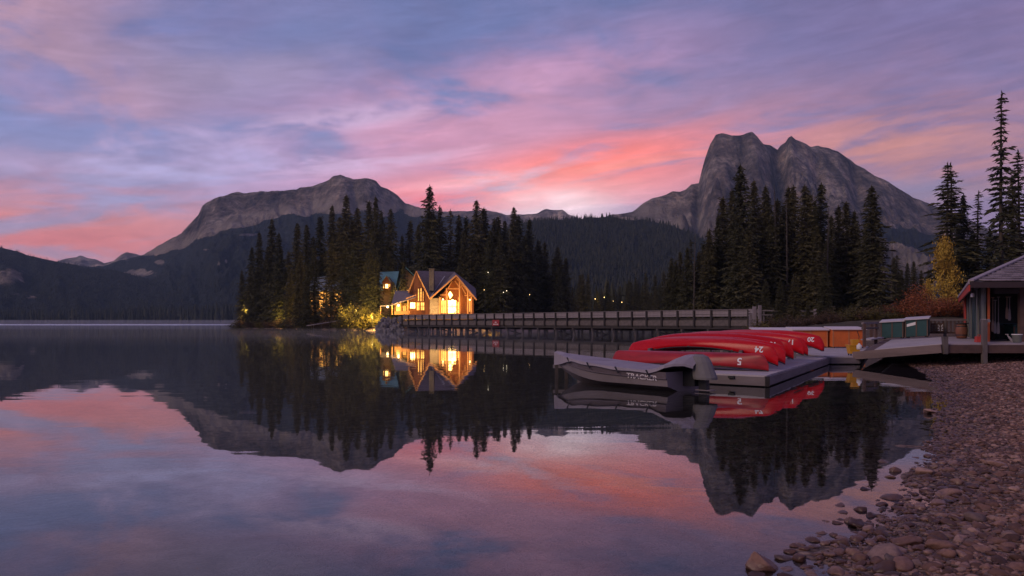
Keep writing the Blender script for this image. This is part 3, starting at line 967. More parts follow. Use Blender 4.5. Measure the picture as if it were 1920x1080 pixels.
E_ = [(1773, 305, 92, 'thin', 'slender spruce, left one of a close pair behind the yellow tree', 1.5), (1784, 303, 94, 'thin', 'slender spruce, right one of a close pair behind the yellow tree', 1.6), (1808, 362, 96, 'narrow', 'shorter spruce between the close pair and the boathouse giant', 1.2),
      (1831, 358, 94, 'thin', 'open-crowned spruce left of the tallest one by the boathouse', 1.5), (1877, 170, 84, 'thin', 'tallest tree of all, a ragged spruce above the boathouse roof', 1.15), (1912, 279, 88, 'thin', 'ragged spruce at the right edge, above the boathouse roof', 1.35),
      (1893, 330, 92, 'full', 'full dark spruce behind the tallest one above the boathouse', .9), (1855, 430, 98, 'full', 'lower dark spruce left of the tallest one above the boathouse', 1.0), (1820, 430, 98, 'full', 'lower dark spruce right behind the yellow tree', 1.1),
      (1795, 420, 100, 'full', 'dark spruce whose lower crown rises behind the yellow tree', 1.0), (1935, 380, 90, 'full', 'dark spruce cut by the right edge of the view', 1.0), (1905, 420, 96, 'full', 'dense low spruce behind the boathouse roof at far right', 1.1)]
tree_row(E_, 'spruce behind the boathouse', 'spruces behind the boathouse')
# the dark tip of a wooded point at the far left edge
for i in range(3):
    conifer(-266 - i * 9, 412 + i * 6, 9 + 5 * i, 'full', 'dark spruce on the point at the far left edge of the lake', 'spruces on the left point')


# ------------------------------------------------------------------ leafy trees and bushes
def leaf_mat(name, stops):
    m, k, p = mat_base(name)
    at = k.n('ShaderNodeAttribute', attribute_name='tint').outputs['Fac']
    k.link(k.ramp(at, stops), p.inputs['Base Color'])
    p.inputs['Roughness'].default_value = 0.7
    p.inputs['Specular IOR Level'].default_value = 0.2
    return m


gold = leaf_mat('golden_leaves', [(0.0, (0.17, 0.085, 0.016, 1)), (0.5, (0.42, 0.26, 0.04, 1)), (1.0, (0.60, 0.43, 0.09, 1))])
rust = leaf_mat('rusty_leaves', [(0.0, (0.08, 0.024, 0.014, 1)), (0.5, (0.24, 0.07, 0.03, 1)), (1.0, (0.38, 0.14, 0.06, 1))])
olive = leaf_mat('olive_leaves', [(0.0, (0.03, 0.03, 0.01, 1)), (0.5, (0.10, 0.085, 0.025, 1)), (1.0, (0.20, 0.15, 0.045, 1))])
brown = leaf_mat('brown_twigs', [(0.0, (0.025, 0.016, 0.012, 1)), (0.5, (0.07, 0.042, 0.028, 1)), (1.0, (0.14, 0.085, 0.055, 1))])
bmesh_cache = {}


def leafy_meshes(key, n, leaf, material, seed, shape):
    """foliage in loose clumps on branching stems, one metre high and wide"""
    if key in bmesh_cache:
        return bmesh_cache[key]
    g = np.random.default_rng(seed)
    C, T = [], []
    mb = MB()
    nb = 44 if shape == 'tree' else 26
    for b in range(nb):
        a = g.uniform(0, 6.28)
        if shape == 'tree':
            z0 = 0.10 + 0.85 * (b / nb)
            r_ = 0.50 * (1 - z0) ** 0.75 * min(1, 0.55 + z0 * 2) * g.uniform(0.4, 1.0)
            tip = (r_ * math.cos(a), r_ * math.sin(a), min(0.97, z0 + 0.10))
            mb.tube([(0, 0, max(0.02, z0 - 0.12)), (tip[0] * .5, tip[1] * .5, z0), tip], [0.010, 0.006, 0.003], 4, False)
        else:
            r_ = 0.46 * math.sqrt(g.uniform(0.02, 1))
            h_ = (1 - 0.55 * (r_ / 0.46) ** 2) * g.uniform(0.55, 1.0)
            tip = (r_ * math.cos(a), r_ * math.sin(a), h_)
            mb.tube([(tip[0] * .15, tip[1] * .15, -0.03), (tip[0] * .6, tip[1] * .6, h_ * 0.55), tip], [0.014, 0.009, 0.003], 4, False)
        s_ = g.uniform()
        m_ = n // nb
        for q in range(m_):
            f = g.uniform(0.3, 1.05)
            bx = np.array(tip) * f if shape != 'tree' else np.array([tip[0] * f, tip[1] * f, z0 + (tip[2] - z0) * f])
            C.append(bx + g.normal(0, 0.045, 3) * (1.3 if shape != 'tree' else 1.0))
            T.append(0.6 * s_ + 0.4 * g.uniform())
    if shape == 'tree':
        mb.tube([(0, 0, -0.03), (0.01, 0, 0.4), (0, 0.01, 0.95)], [0.02, 0.014, 0.004], 6)
    C, T = np.array(C), np.array(T)
    C[:, 2] = np.maximum(C[:, 2], 0.01)
    A = g.normal(0, 1, C.shape); A /= np.linalg.norm(A, axis=1)[:, None]
    B = np.cross(A, g.normal(0, 1, C.shape)); B /= np.linalg.norm(B, axis=1)[:, None]
    sz = leaf * g.uniform(0.6, 1.4, (len(C), 1))
    v = np.stack([C - A * sz, C + B * sz * .6, C + A * sz, C - B * sz * .6], 1).reshape(-1, 3)
    fo = np_mesh('foliage', v, np.arange(len(v)).reshape(-1, 4), material, False, {'tint': np.repeat(T, 4)})
    o = mb.build('stems', bark)
    st = o.data
    bpy.data.objects.remove(o)
    bmesh_cache[key] = (fo, st)
    return fo, st


def bush(px, d, wd, h, key, n, leaf, material, label, group, shape='bush', name='bush', cat='bush', seed=1, sink=0.1):
    x = U(px, d)
    t = thing(name, (x, d, zland(x, d) - sink), label, cat, group, random.uniform(0, 6.28))
    fo, st = leafy_meshes(key, n, leaf, material, seed, shape)
    t.scale = (wd, wd, h)
    link('foliage', fo, t)
    link('stems' if shape != 'tree' else 'trunk', st, t)
    return t


bush(1771, 62, 3.9, 6.1, 'gold_tree', 6400, 0.014, gold, 'golden yellow leafy tree behind the railing beside the boathouse', None, 'tree', 'aspen_tree', 'tree', 3)
bush(1788, 63, 2.9, 4.9, 'gold_tree_b', 4600, 0.015, olive, 'olive leafy tree close behind the golden one, near the boathouse', None, 'tree', 'aspen_tree', 'tree', 4)
bush(1741, 60, 1.7, 3.0, 'gold_tree_c', 2200, 0.018, gold, 'small pale leafy sapling left of the golden tree', None, 'tree', 'aspen_tree', 'tree', 5)
for i, (px, d, wd, h, lab) in enumerate(((1718, 58, 2.8, 2.7, 'reddest bush, tallest one behind the teal boxes'), (1694, 60, 2.6, 1.7, 'low red bush behind the left teal box'), (1745, 56, 3.4, 1.9, 'red brown bush below the golden tree'),
                                         (1770, 54, 3.2, 1.5, 'rusty bush behind the slatted railing'), (1797, 54, 3.0, 1.6, 'rusty bush against the far end of the boathouse'), (1655, 62, 3.4, 1.3, 'low rusty bush behind the orange boxes, right end'))):
    bush(px, d, wd, h, 'rust%d' % (i % 3), 4200, 0.017, rust, lab, 'red bushes behind the boxes', seed=20 + i % 3)
for i in range(22):
    px, d = 1425 + i * 12 + rng.uniform(-5, 5), rng.uniform(56, 72)
    bush(px, d, rng.uniform(1.6, 2.8), rng.uniform(0.7, 1.5), 'brown%d' % (i % 3), 2200, 0.022, brown if i % 3 else olive, 'low brown shrub in the dry grass behind the storage boxes', 'brown shrubs behind the storage boxes', seed=30 + i % 3)
bush(680, 172, 9.0, 6.6, 'willow', 5200, 0.020, olive, 'big olive willow bush at the shore beside the lodge path, lit by lamps', None, seed=41)
bush(655, 184, 6.5, 7.4, 'willow_b', 3600, 0.022, olive, 'tall yellow-green bush between the cabin and the big willow bush', None, seed=42)
bush(705, 170, 5.0, 4.0, 'willow', 5200, 0.020, olive, 'smaller olive bush at the right side of the big willow bush', None, seed=41)
bush(924, 172, 5.0, 2.2, 'gold_bush', 2200, 0.030, gold, 'round golden bush behind the bridge railing, right of the lodge', None, seed=43)
bush(892, 176, 3.0, 2.8, 'willow_b', 3600, 0.022, olive, 'dark bush against the right corner of the lodge', None, seed=42)
bush(780, 163, 4.2, 1.5, 'gold_bush', 2200, 0.030, gold, 'low lit shrub before the tall windows of the lodge', None, seed=43)
bush(802, 163, 2.4, 1.2, 'willow', 5200, 0.020, olive, 'small shrub before the stone wall of the lodge', None, seed=41)
bush(757, 164, 2.6, 1.1, 'gold_bush', 2200, 0.030, gold, 'low lit shrub beside the lodge path lamps', None, seed=43)
shx = [(448, 258), (462, 255), (478, 250), (493, 245), (508, 240), (523, 236), (538, 230), (553, 224), (570, 217), (586, 212), (604, 206), (622, 199), (640, 191)]
for i, (px, d) in enumerate(shx):
    bush(px, d + .6, rng.uniform(7.0, 9.5), rng.uniform(2.6, 4.0), 'shore%d' % (i % 3), 3600, 0.020, brown if i % 3 else olive,
         'brown shrub at the island waterline, %s from its outer tip' % ORD[i], 'shrubs along the island shore', seed=50 + i % 3, sink=.5)


# ------------------------------------------------------------------ lodge, cabins, lamps
cedar = mat('cedar_boards', (0.17, 0.058, 0.02), 0.6, 0.35, 2.0, 0.3, stretch=(3, 3, 0.4))
cedar_dark = mat('dark_cedar_boards', (0.12, 0.045, 0.022), 0.65, 0.35, 2.0, 0.3, stretch=(3, 3, 0.4))
timber = mat('timber_beam', (0.50, 0.25, 0.10), 0.6, 0.3, 3.0, 0.2)
roof_m = mat('lodge_shingles', (0.16, 0.13, 0.145), 0.85, 0.35, 1.6, 0.6, stretch=(1, 1, 4))
teal_roof = mat('teal_metal_roof', (0.09, 0.20, 0.22), 0.45, 0.25, 0.7, 0.1)
blue_roof = mat('blue_grey_roof', (0.14, 0.17, 0.21), 0.6, 0.3, 1.0, 0.2)
stone_m = mat('fieldstone', (0.27, 0.22, 0.17), 0.85, 0.5, 4.5, 1.0)
chim_m = mat('chimney_stone', (0.10, 0.088, 0.095), 0.85, 0.5, 4.0, 1.0)
tan_wall = mat('tan_boards', (0.20, 0.12, 0.055), 0.7, 0.3, 2.0, 0.2)
log_m = mat('log_wall', (0.085, 0.05, 0.03), 0.8, 0.4, 2.0, 0.4, stretch=(0.3, 1, 3))
glow_hot = emit('lit_glass', (1.0, 0.60, 0.17), 8.0)
glow_warm = emit('lit_window_glass', (1.0, 0.50, 0.10), 2.6)
glow_dim = emit('dim_window_glass', (1.0, 0.45, 0.08), 1.3)
bulb_m = emit('lamp_bulb', (1.0, 0.62, 0.22), 12.0)
bulb_w = emit('white_lamp_bulb', (1.0, 0.85, 0.6), 3.5)
iron = mat('dark_iron', (0.02, 0.02, 0.02), 0.5, 0.3, 8.0)


def lamp_or_fill_light(p, watts, c=(1.0, 0.58, 0.18), size=0.25):
    l = bpy.data.lights.new('lamp_or_fill_light', 'POINT')
    l.energy = watts
    l.color = c
    l.shadow_soft_size = size
    o = bpy.data.objects.new('lamp_or_fill_light', l)
    o.location = p
    o.visible_glossy = False          # kept out of reflections; where a bulb is built, the water mirrors that
    col.objects.link(o)
    return o


def pbox(mb, px0, px1, py0, py1, d0, d1):
    """box whose front face stands d0 metres out"""
    a, b = W(px0, py1, d0), W(px1, py0, d0)
    return mb.bb(a.x, b.x, d0, d1, a.z, b.z)


def gz0(px, d):
    return zland(U(px, d), d)


lodge = thing('lodge', W(830, 588, 172), 'timber lodge with brightly lit porch gable and stone chimney at the bridge end', 'lodge')
LD = lodge
F0, V0, R0, B0 = W(855.5, 515, 168), W(806, 559, 168.5), W(893.5, 561, 168), W(852, 509.5, 179)
Rr0, G0, GL0 = W(892, 541, 184), W(781, 507.5, 172), W(766, 547, 171)
Gb, GLb, Vb = W(781, 507.5, 186), W(771, 541, 186), W(868, 541, 190)
rf = MB().slab([F0, V0, B0], 0.25).slab([F0, R0, Rr0, B0], 0.25).slab([G0, V0, B0], 0.25).slab([G0, B0, Rr0, Vb, Gb], 0.25).slab([G0, GL0, GLb, Gb], 0.25).build('roof', roof_m, LD)
ch = MB()
pbox(ch, 804.5, 813.5, 504.5, 545, 169.5, 171.3)
chim = ch.build('chimney', chim_m, rf)
cp = MB()
pbox(cp, 803.6, 814.4, 503.3, 504.5, 169.3, 171.5)
cp.build('chimney_cap', chim_m, rf)
MB().bar(V0 + Vector((0, 0, .05)), W(834, 519, 175) + Vector((0, -.3, .1)), 0.2, 0.05).build('valley_flashing', mat('flashing', (0.35, 0.33, 0.36), 0.5), rf)
fa = MB()
for a, b in ((F0, V0), (F0, R0), (G0, V0), (G0, GL0)):
    fa.bar(a + Vector((0, -.06, -.18)), b + Vector((0, -.06, -.18)), 0.10, 0.30)
fa.build('barge_board', timber, LD)
# walls
wb = MB().slab([W(822, 590, 172), W(822, 560, 172), W(855.5, 519, 172), W(888, 560, 172), W(888, 590, 172)], 0.3, (0, 1, 0)).build('porch_wall', cedar, LD)
sw = MB()
pbox(sw, 806, 823.8, 559, 590, 169.2, 172)
sw.build('stone_wall', stone_m, LD)
dw = MB()
pbox(dw, 797, 805.9, 548, 590, 170.2, 172.5)
dw.build('corner_wall', cedar_dark, LD)
gw = MB().slab([W(768, 590, 171.6), W(768, 547, 171.6), W(781, 511, 171.6), W(800, 549, 171.6), W(800, 590, 171.6)], 0.3, (0, 1, 0)).build('gable_wall', cedar_dark, LD)
sd = MB()
sd.slab([W(888, 590, 172.2), W(888, 558, 172.2), W(868, 558, 189), W(868, 590, 189)], 0.25, (-1, 0, 0))
sd.slab([W(768, 590, 171.8), W(768, 547, 171.8), W(771, 543, 185), W(771, 590, 185)], 0.25, (1, 0, 0))
sd.slab([W(771, 590, 185.5), W(771, 545, 185.5), W(866, 545, 189), W(866, 590, 189)], 0.25, (0, 1, 0))
sd.build('rear_wall', log_m, LD)


def window(parent, px0, px1, py0, py1, d, glass, nx=1, ny=1, name='window', bar=0.10, frame=None):
    """a frame with mullions round a lit pane, standing proud of the wall"""
    a, b = W(px0, py1, d), W(px1, py0, d)
    f = MB()
    t = bar
    f.bb(a.x, b.x, d - .08, d, a.z, a.z + t).bb(a.x, b.x, d - .08, d, b.z - t, b.z)
    f.bb(a.x, a.x + t, d - .081, d - .001, a.z + t, b.z - t).bb(b.x - t, b.x, d - .081, d - .001, a.z + t, b.z - t)
    for i in range(1, nx):
        x = a.x + (b.x - a.x) * i / nx
        f.bb(x - t / 2, x + t / 2, d - .07, d - .02, a.z + t, b.z - t)
    for j in range(1, ny):
        z = a.z + (b.z - a.z) * j / ny
        f.bb(a.x + t, b.x - t, d - .065, d - .025, z - t / 2, z + t / 2)
    fo = f.build(name, frame or timber, parent)
    MB().bb(a.x + t * .5, b.x - t * .5, d - .02, d - .01, a.z + t * .5, b.z - t * .5).build('pane', glass, fo)
    return fo


window(LD, 839.5, 856, 562.5, 588, 171.9, glow_hot, 2, 2, 'glass_door')
window(LD, 826.5, 837.5, 563, 588, 171.9, glow_warm, 3, 1)
window(LD, 857.5, 861, 566, 588, 171.9, glow_warm, 1, 1)
window(LD, 879.5, 882, 563, 585, 171.9, glow_warm, 1, 1)
dm = [W(844.5, 545.5, 171.9), W(849.5, 553.5, 171.9), W(843.8, 561.0, 171.9), W(840, 551, 171.9)]
dfm = MB()
for i in range(4):
    dfm.bar(dm[i] + Vector((0, -.05, 0)), dm[(i + 1) % 4] + Vector((0, -.05, 0)), 0.08, 0.10, (0, 1, 0))
dfo = dfm.build('diamond_window', timber, LD)
MB().slab(dm, 0.02, (0, -1, 0)).build('pane', glow_hot, dfo)
for x0, x1, y0 in ((783.4, 786.2, 541), (788, 790.8, 540), (792.4, 794.6, 546)):
    window(LD, x0, x1, y0, 565, 171.5, glow_warm, 1, 4)
window(LD, 768.6, 779, 566.5, 579, 171.5, glow_hot, 3, 1)
window(LD, 781, 787, 566.5, 582, 171.5, glow_warm, 2, 2)
window(LD, 788.5, 796, 566.5, 582, 171.5, glow_warm, 2, 2)
for px, ptop in ((824.6, 557), (837.6, 540), (861.8, 524), (877.6, 546), (884, 556)):
    MB().tube([W(px, 589, 168.9), W(px, ptop, 168.9)], 0.17, 8).build('post', timber, LD)
for a, b, r_ in (((840, 541.5), (862, 541.5), .12), ((853, 527), (861, 537.5), .12), ((856, 522), (886, 556), .11), ((862, 541), (868, 532), .11), ((866, 539), (873, 551), .11),
                 ((871, 554), (884, 554), .11), ((877, 557), (882, 549), .10), ((825, 553), (838, 553), .11), ((851, 587), (861, 579.5), .09), ((840, 541), (848, 527), .10)):
    MB().bar(W(a[0], a[1], 168.95), W(b[0], b[1], 168.95), r_ * 1.6, r_ * 1.6).build('brace', timber, LD)
MB().bb(U(806, 170), U(890, 170), 167.6, 171.9, W(0, 590.5, 170).z - 1.2, W(0, 588.5, 170).z).build('porch_floor', log_m, LD)
# low wing at the left
lw = MB().slab([W(741, 545, 178), W(770, 545, 177), W(780, 556.5, 168.6), W(733.5, 571, 168.6)], 0.22).build('wing_roof', roof_m, LD)
ww = MB()
pbox(ww, 739, 767.5, 568.5, 590, 172.5, 176)
ww.build('wing_wall', tan_wall, LD)
for px in (735.5, 751, 765):
    MB().tube([W(px, 590, 169.2), W(px, 568.5 - (px - 735) * .28, 169.2)], 0.12, 6).build('post', timber, LD)
MB().bar(W(761, 560, 168.6), W(780, 553, 168.6), .16, .16).build('brace', timber, LD)
window(LD, 742.5, 750, 572, 587, 172.4, glow_warm, 2, 1)
window(LD, 755, 762, 573, 585, 172.4, glow_dim, 2, 1)
MB().slab([W(712, 573.4, 170), W(737, 571.5, 170), W(737, 571, 174), W(712, 573, 174)], .2).build('canopy', roof_m, LD)
for px in (713.5, 735.8):
    MB().tube([W(px, 590, 170.3), W(px, 573, 170.3)], 0.10, 6).build('post', timber, LD)
low = MB()
for j in range(3):
    low.tube([W(740, 589 - j * 2.1, 166.5), W(768, 588 - j * 2.1, 166)], 0.14, 6)
low.build('terrace_log_wall', timber, LD)


def hang_lamp(px, py, d, watts, label, r=0.22, mat_=None, c=(1.0, 0.58, 0.18)):
    p_ = W(px, py, d)
    t = thing('hanging_lamp', p_, label, 'lamp', 'lamps hanging under the lodge eaves')
    mb = MB()
    mb.tube([p_ + Vector((0, 0, -r)), p_ + Vector((0, 0, -r * .5)), p_ + Vector((0, 0, r * .5)), p_ + Vector((0, 0, r))], [r * .4, r, r, r * .3], 8)
    mb.build('bulb', mat_ or bulb_m, t, smooth=True)
    MB().tube([p_ + Vector((0, 0, r)), p_ + Vector((0, 0, r + .1)), p_ + Vector((0, 0, r + .5))], [r * .9, .05, .03], 8).build('lamp_shade', iron, t)
    lamp_or_fill_light(p_ + Vector((0, -.45, -.1)), watts, c)


hang_lamp(747.2, 572.4, 168.4, 420, 'brightest round lamp under the low wing roof left of the lodge')
hang_lamp(726.8, 575.2, 169.5, 260, 'round lamp under the flat canopy at the far left of the lodge')
hang_lamp(848.5, 563.5, 170.2, 620, 'glaring porch lamp over the lit glass door')
hang_lamp(830.5, 561.5, 170.2, 120, 'small porch lamp left of the lit glass door', 0.14)
hang_lamp(772.5, 569, 170.3, 180, 'lamp outside the lit window of the left gable', 0.16)
hang_lamp(881, 562, 169.5, 90, 'small lamp under the right end of the porch roof', 0.12)
lamp_or_fill_light(W(815, 584, 166.6), 420)  # added wash on the stone wall, no fixture built
lamp_or_fill_light(W(852, 574, 165.2), 1400)  # added fill for the fronts of porch posts and braces, no fixture
lamp_or_fill_light(W(785, 578, 166.0), 420)  # added light before the left gable windows, no fixture
lamp_or_fill_light(W(741, 584, 162.0), 1100)  # added light on the path ground, no fixture

# second building behind, with a teal roof, dormer and steep gable
B2 = thing('cabin', W(740, 580, 196), 'cabin with teal roof and lit dormer, behind the left wing of the lodge', 'cabin', 'cabins on the island')
r2 = MB().slab([W(712, 510, 204), W(748, 508.5, 204), W(741, 543, 195), W(711, 543, 195)], .2).slab([W(712, 510, 204), W(748, 508.5, 204), W(748, 543, 212), W(712, 543, 212)], .2)
r2.slab([W(761, 501, 193), W(783, 522, 193), W(783, 522, 205), W(761, 501, 205)], .2).slab([W(761, 501, 193), W(744, 545, 193), W(744, 545, 205), W(761, 501, 205)], .2)
r2.build('roof', teal_roof, B2)
w2 = MB()
pbox(w2, 713, 745, 542.5, 590, 196, 210)
w2.slab([W(749, 590, 194), W(749, 540, 194), W(761, 505, 194), W(780, 524, 194), W(780, 590, 194)], .3, (0, 1, 0))
w2.build('wall', tan_wall, B2)
dr = MB().slab([W(724.5, 515.5, 191.8), W(715.5, 529, 191.8), W(715.5, 529, 200), W(724.5, 515.5, 200)], .15).slab([W(724.5, 515.5, 191.8), W(733.5, 529, 191.8), W(733.5, 529, 200), W(724.5, 515.5, 200)], .15).build('dormer_roof', teal_roof, B2)
MB().slab([W(717, 543.5, 192.5), W(717, 528, 192.5), W(724.5, 517.5, 192.5), W(732, 528, 192.5), W(732, 543.5, 192.5)], 5.0, (0, 1, 0)).build('dormer_wall', cedar, B2)
window(B2, 722, 728.5, 532, 541, 192.4, glow_hot, 2, 2)
window(B2, 717.8, 720.8, 532.5, 541, 192.4, glow_warm, 1, 2)
window(B2, 729.3, 732, 532, 538, 192.4, glow_warm, 1, 2)
window(B2, 753, 757, 543, 551, 193.9, glow_dim, 1, 2)
window(B2, 762, 767, 543, 551, 193.9, glow_dim, 1, 2)
lamp_or_fill_light(W(750, 552, 185.5), 1100)  # bare lights before the teal-roofed cabin, no fixtures built
lamp_or_fill_light(W(768, 548, 190), 160)

# cabins among the spruces further left
B3 = thing('cabin', W(600, 592, 226), 'cabin with blue-grey roof and tall lit windows half hidden by spruces', 'cabin', 'cabins on the island')
MB().slab([W(583, 521, 232), W(612, 518, 232), W(621, 544, 224.5), W(579, 546, 224.5)], .2).slab([W(583, 521, 232), W(612, 518, 232), W(615, 545, 240), W(581, 546, 240)], .2).build('roof', blue_roof, B3)
w3 = MB()
pbox(w3, 581, 619, 545, 594, 225.5, 239)
w3.build('wall', log_m, B3)
window(B3, 598, 606.5, 545, 560, 225.4, glow_dim, 3, 3)
window(B3, 608, 618, 548, 578, 225.4, glow_dim, 3, 5)
window(B3, 598.5, 606, 563, 579, 225.4, glow_warm, 3, 3)
window(B3, 582, 586, 559, 570, 225.4, glow_warm, 2, 2)
B4 = thing('cabin', W(634, 592, 226), 'small cabin with pale roof and two lit windows, right of the half hidden one', 'cabin', 'cabins on the island')
MB().slab([W(618, 527, 231), W(641, 526, 231), W(649, 541.5, 223.5), W(620.5, 542, 223.5)], .2).slab([W(618, 527, 231), W(641, 526, 231), W(641, 543, 238), W(620, 543, 238)], .2).build('roof', blue_roof, B4)
w4 = MB()
pbox(w4, 622, 645, 542.5, 594, 224.8, 236)
w4.build('wall', log_m, B4)
window(B4, 628, 633.5, 549, 566, 224.7, glow_warm, 2, 3)
window(B4, 635, 641, 548, 561, 224.7, glow_dim, 2, 2)
B5 = thing('cabin', W(542, 592, 238), 'cabin glimpsed between the trunks at the left end of the island', 'cabin', 'cabins on the island')
MB().slab([W(537, 530, 247), W(556, 527, 247), W(556, 548, 240.5), W(530, 550, 240.5)], .2).slab([W(537, 530, 247), W(556, 527, 247), W(556, 550, 254), W(531, 551, 254)], .2).build('roof', blue_roof, B5)
w5 = MB()
pbox(w5, 532, 556, 550, 596, 241.5, 252)
w5.build('wall', log_m, B5)
window(B5, 535, 538, 570, 579, 241.4, glow_warm, 2, 2)
window(B5, 546, 550, 568, 577, 241.4, glow_warm, 2, 2)
lamp_or_fill_light(W(606, 575, 218), 1800)  # bare lights before the two cabins, no fixtures built
lamp_or_fill_light(W(640, 565, 216), 1800)


def garden_lamp(px, d, h, watts, label, c=(1.0, 0.66, 0.16), m_=None, r=0.04, grp='garden lamps on the island'):
    x = U(px, d)
    z = zland(x, d)
    t = thing('garden_lamp', (x, d, z), label, 'lamp', grp)
    MB().tube([(x, d, z - .1), (x, d, z + h)], [.045, .035], 6).build('post', iron, t)
    MB().tube([(x, d, z + h), (x, d, z + h + r), (x, d, z + h + 2 * r), (x, d, z + h + 2.6 * r)], [r * .5, r, r * .9, r * .3], 8).build('bulb', m_ or bulb_m, t, smooth=True)
    MB().tube([(x, d, z + h + 2.6 * r), (x, d, z + h + 3.4 * r)], [r * 1.6, r * .2], 8).build('lamp_shade', iron, t)
    if watts:
        lamp_or_fill_light((x, d - .3, z + h + r), watts, c, .15)


garden_lamp(464, 257, 5.2, 3200, 'garden lamp lighting the outermost spruces of the island')
garden_lamp(536, 236, 3.2, 2200, 'garden lamp before the glimpsed left cabin')
garden_lamp(584, 221, 3.0, 1400, 'low garden lamp at the shore above the gangplank')
garden_lamp(668, 180, 4.8, 5200, 'garden lamp between the tall yellow-green bush and the willow')
garden_lamp(698, 166.5, 2.8, 4200, 'garden lamp at the left end of the lodge path')
garden_lamp(716, 164, 1.6, 700, 'garden lamp on the lodge path beside the willow bush')
garden_lamp(921, 169, 1.5, 420, 'garden lamp at the round golden bush')
for px, py, d, lab in ((915.2, 511.5, 203, 'white lamp shining high between the spruces right of the lodge'), (944, 549, 200, 'left one of a pair of white lamps low in the wood'), (950, 546, 201, 'right one of a pair of white lamps low in the wood'),
                       (908, 544, 199, 'small yellow lamp in the trees right of the lodge eave'), 
                       (993, 553, 206, 'faint lamp low in the wood above the bridge middle')):
    z = W(px, py, d).z
    garden_lamp(px, d - 6, W(px, py, d - 6).z - gz0(px, d - 6), 12, lab, (1, .8, .5), bulb_w if 'white' in lab else bulb_m, .075 if 'white' in lab else .045, 'lamps in the wood behind the bridge')
for px, py, d, w_, lab in ((1116, 561, 262, 160, 'orange lamp shining through the low wood behind the bridge'), (1150, 565, 262, 60, 'faint yellow lamp in the low wood, right of the orange one'), (1166, 567, 260, 60, 'yellow lamp at the right of the lights in the low wood'),
                           (1133, 558, 262, 20, 'faint white lamp between the orange and the yellow ones')):
    garden_lamp(px, d, W(px, py, d).z - gz0(px, d), w_, lab, r=.075, grp='lights in the low wood')
# two narrow lit windows among the trunks by the bridge gate
hut = thing('hut', W(1427, 590, 118), 'dark hut in the wood with two narrow yellow lit windows', 'hut')
hb = MB()
pbox(hb, 1412, 1446, 562, 600, 118, 122)
hb.build('wall', log_m, hut)
MB().slab([W(1408, 563, 117.5), W(1450, 563, 117.5), W(1446, 553, 121), W(1412, 553, 121)], .15).slab([W(1412, 553, 121), W(1446, 553, 121), W(1450, 563, 124), W(1408, 563, 124)], .15).build('roof', log_m, hut)
window(hut, 1423.2, 1425.6, 569, 581, 117.95, glow_warm, 1, 4, bar=.05)
window(hut, 1429.4, 1431.8, 569, 581, 117.95, glow_warm, 1, 4, bar=.05)

# path from the bridge to the lodge
pm = mat('packed_gravel_path', (0.30, 0.24, 0.17), 0.9, 0.3, 2.0, 0.5)
pv, pf = [], []
for i in range(13):
    t = i / 12
    d = 156 + 11 * t
    for q in range(5):
        px = 757 - 46 * t + (q - 2) * 4.5 * (1 - .3 * t)
        pv.append((U(px, d), d, gz0(px, d) + .03))
for i in range(12):
    for q in range(4):
        a = i * 5 + q
        pf.append((a, a + 1, a + 6, a + 5))
MB().add(pv, pf).build('path', pm, None, kind='structure')

# ------------------------------------------------------------------ bridge
grey_wood = mat('weathered_planks', (0.12, 0.10, 0.095), 0.8, 0.35, 3.0, 0.4, rnd=0.15)
rail_wood = mat('pale_weathered_rail', (0.23, 0.195, 0.205), 0.7, 0.3, 3.0, 0.3, rnd=0.12)
dark_wood = mat('dark_tarred_wood', (0.035, 0.028, 0.026), 0.8, 0.4, 3.0, 0.4)
pile_wood = mat('wet_pile_wood', (0.07, 0.055, 0.05), 0.75, 0.4, 3.0, 0.4)
red_sign = mat('red_sign_board', (0.30, 0.03, 0.03), 0.6, 0.2)
white_paint = mat('white_paint', (0.72, 0.70, 0.70), 0.6, 0.15)
P1, P2 = Vector((26.0, 88.0, 0)), Vector((-20.8, 153.0, 0))
NB = 31
bd = (P2 - P1).normalized()
bn_ = Vector((-bd.y, bd.x, 0))
if bn_.y > 0:
    bn_ = -bn_
bridge = thing('footbridge', (P1 + P2) / 2, 'long timber road bridge on piles with three-board railing, leading to the lodge', 'bridge')
BW = 4.4
up = Vector((0, 0, 1))


def bp(i, off, z):
    return P1 + (P2 - P1) * (i / NB) + bn_ * off + up * z


def shared(proto, name, parent, loc, rotz=0.0):
    o = bpy.data.objects.new(name, proto)
    o.location = loc
    o.rotation_euler = (0, 0, rotz)
    o.parent = parent
    col.objects.link(o)
    return o


def proto(mb, m_, name):
    o = mb.build(name, m_)
    me = o.data
    bpy.data.objects.remove(o)
    return me


SP = (P2 - P1).length / NB
ang = math.atan2(bd.y, bd.x)
pr_post = proto(MB().bb(-.11, .11, -.09, .09, -.95, .95), dark_wood, 'post')
pr_rail = proto(MB().bb(-SP / 2, SP / 2, -.03, .03, -.105, .105), rail_wood, 'rail')
pr_top = proto(MB().bb(-SP / 2, SP / 2, -.13, .13, -.03, .03), rail_wood, 'handrail')
pr_pan = proto(MB().bb(-SP / 2, SP / 2, -.05, .05, -.30, .30), grey_wood, 'side_plank')
bc = Vector(bridge.location)
for i in range(NB + 1):
    shared(pr_post, 'post', bridge, bp(i, .17, 2.17) - bc, ang)
    if i % 2 == 0:
        shared(pr_post, 'far_post', bridge, bp(i, -BW, 2.25) - bc, ang)
for i in range(NB):
    for j, z in enumerate((2.98, 2.72, 2.46)):
        shared(pr_rail, 'rail', bridge, bp(i + .5, .04, z + random.uniform(-.015, .015)) - bc, ang)
    shared(pr_top, 'handrail', bridge, bp(i + .5, .05, 3.13) - bc, ang)
    shared(pr_pan, 'side_plank', bridge, bp(i + .5, .02, 1.60) - bc, ang)
mb = MB()
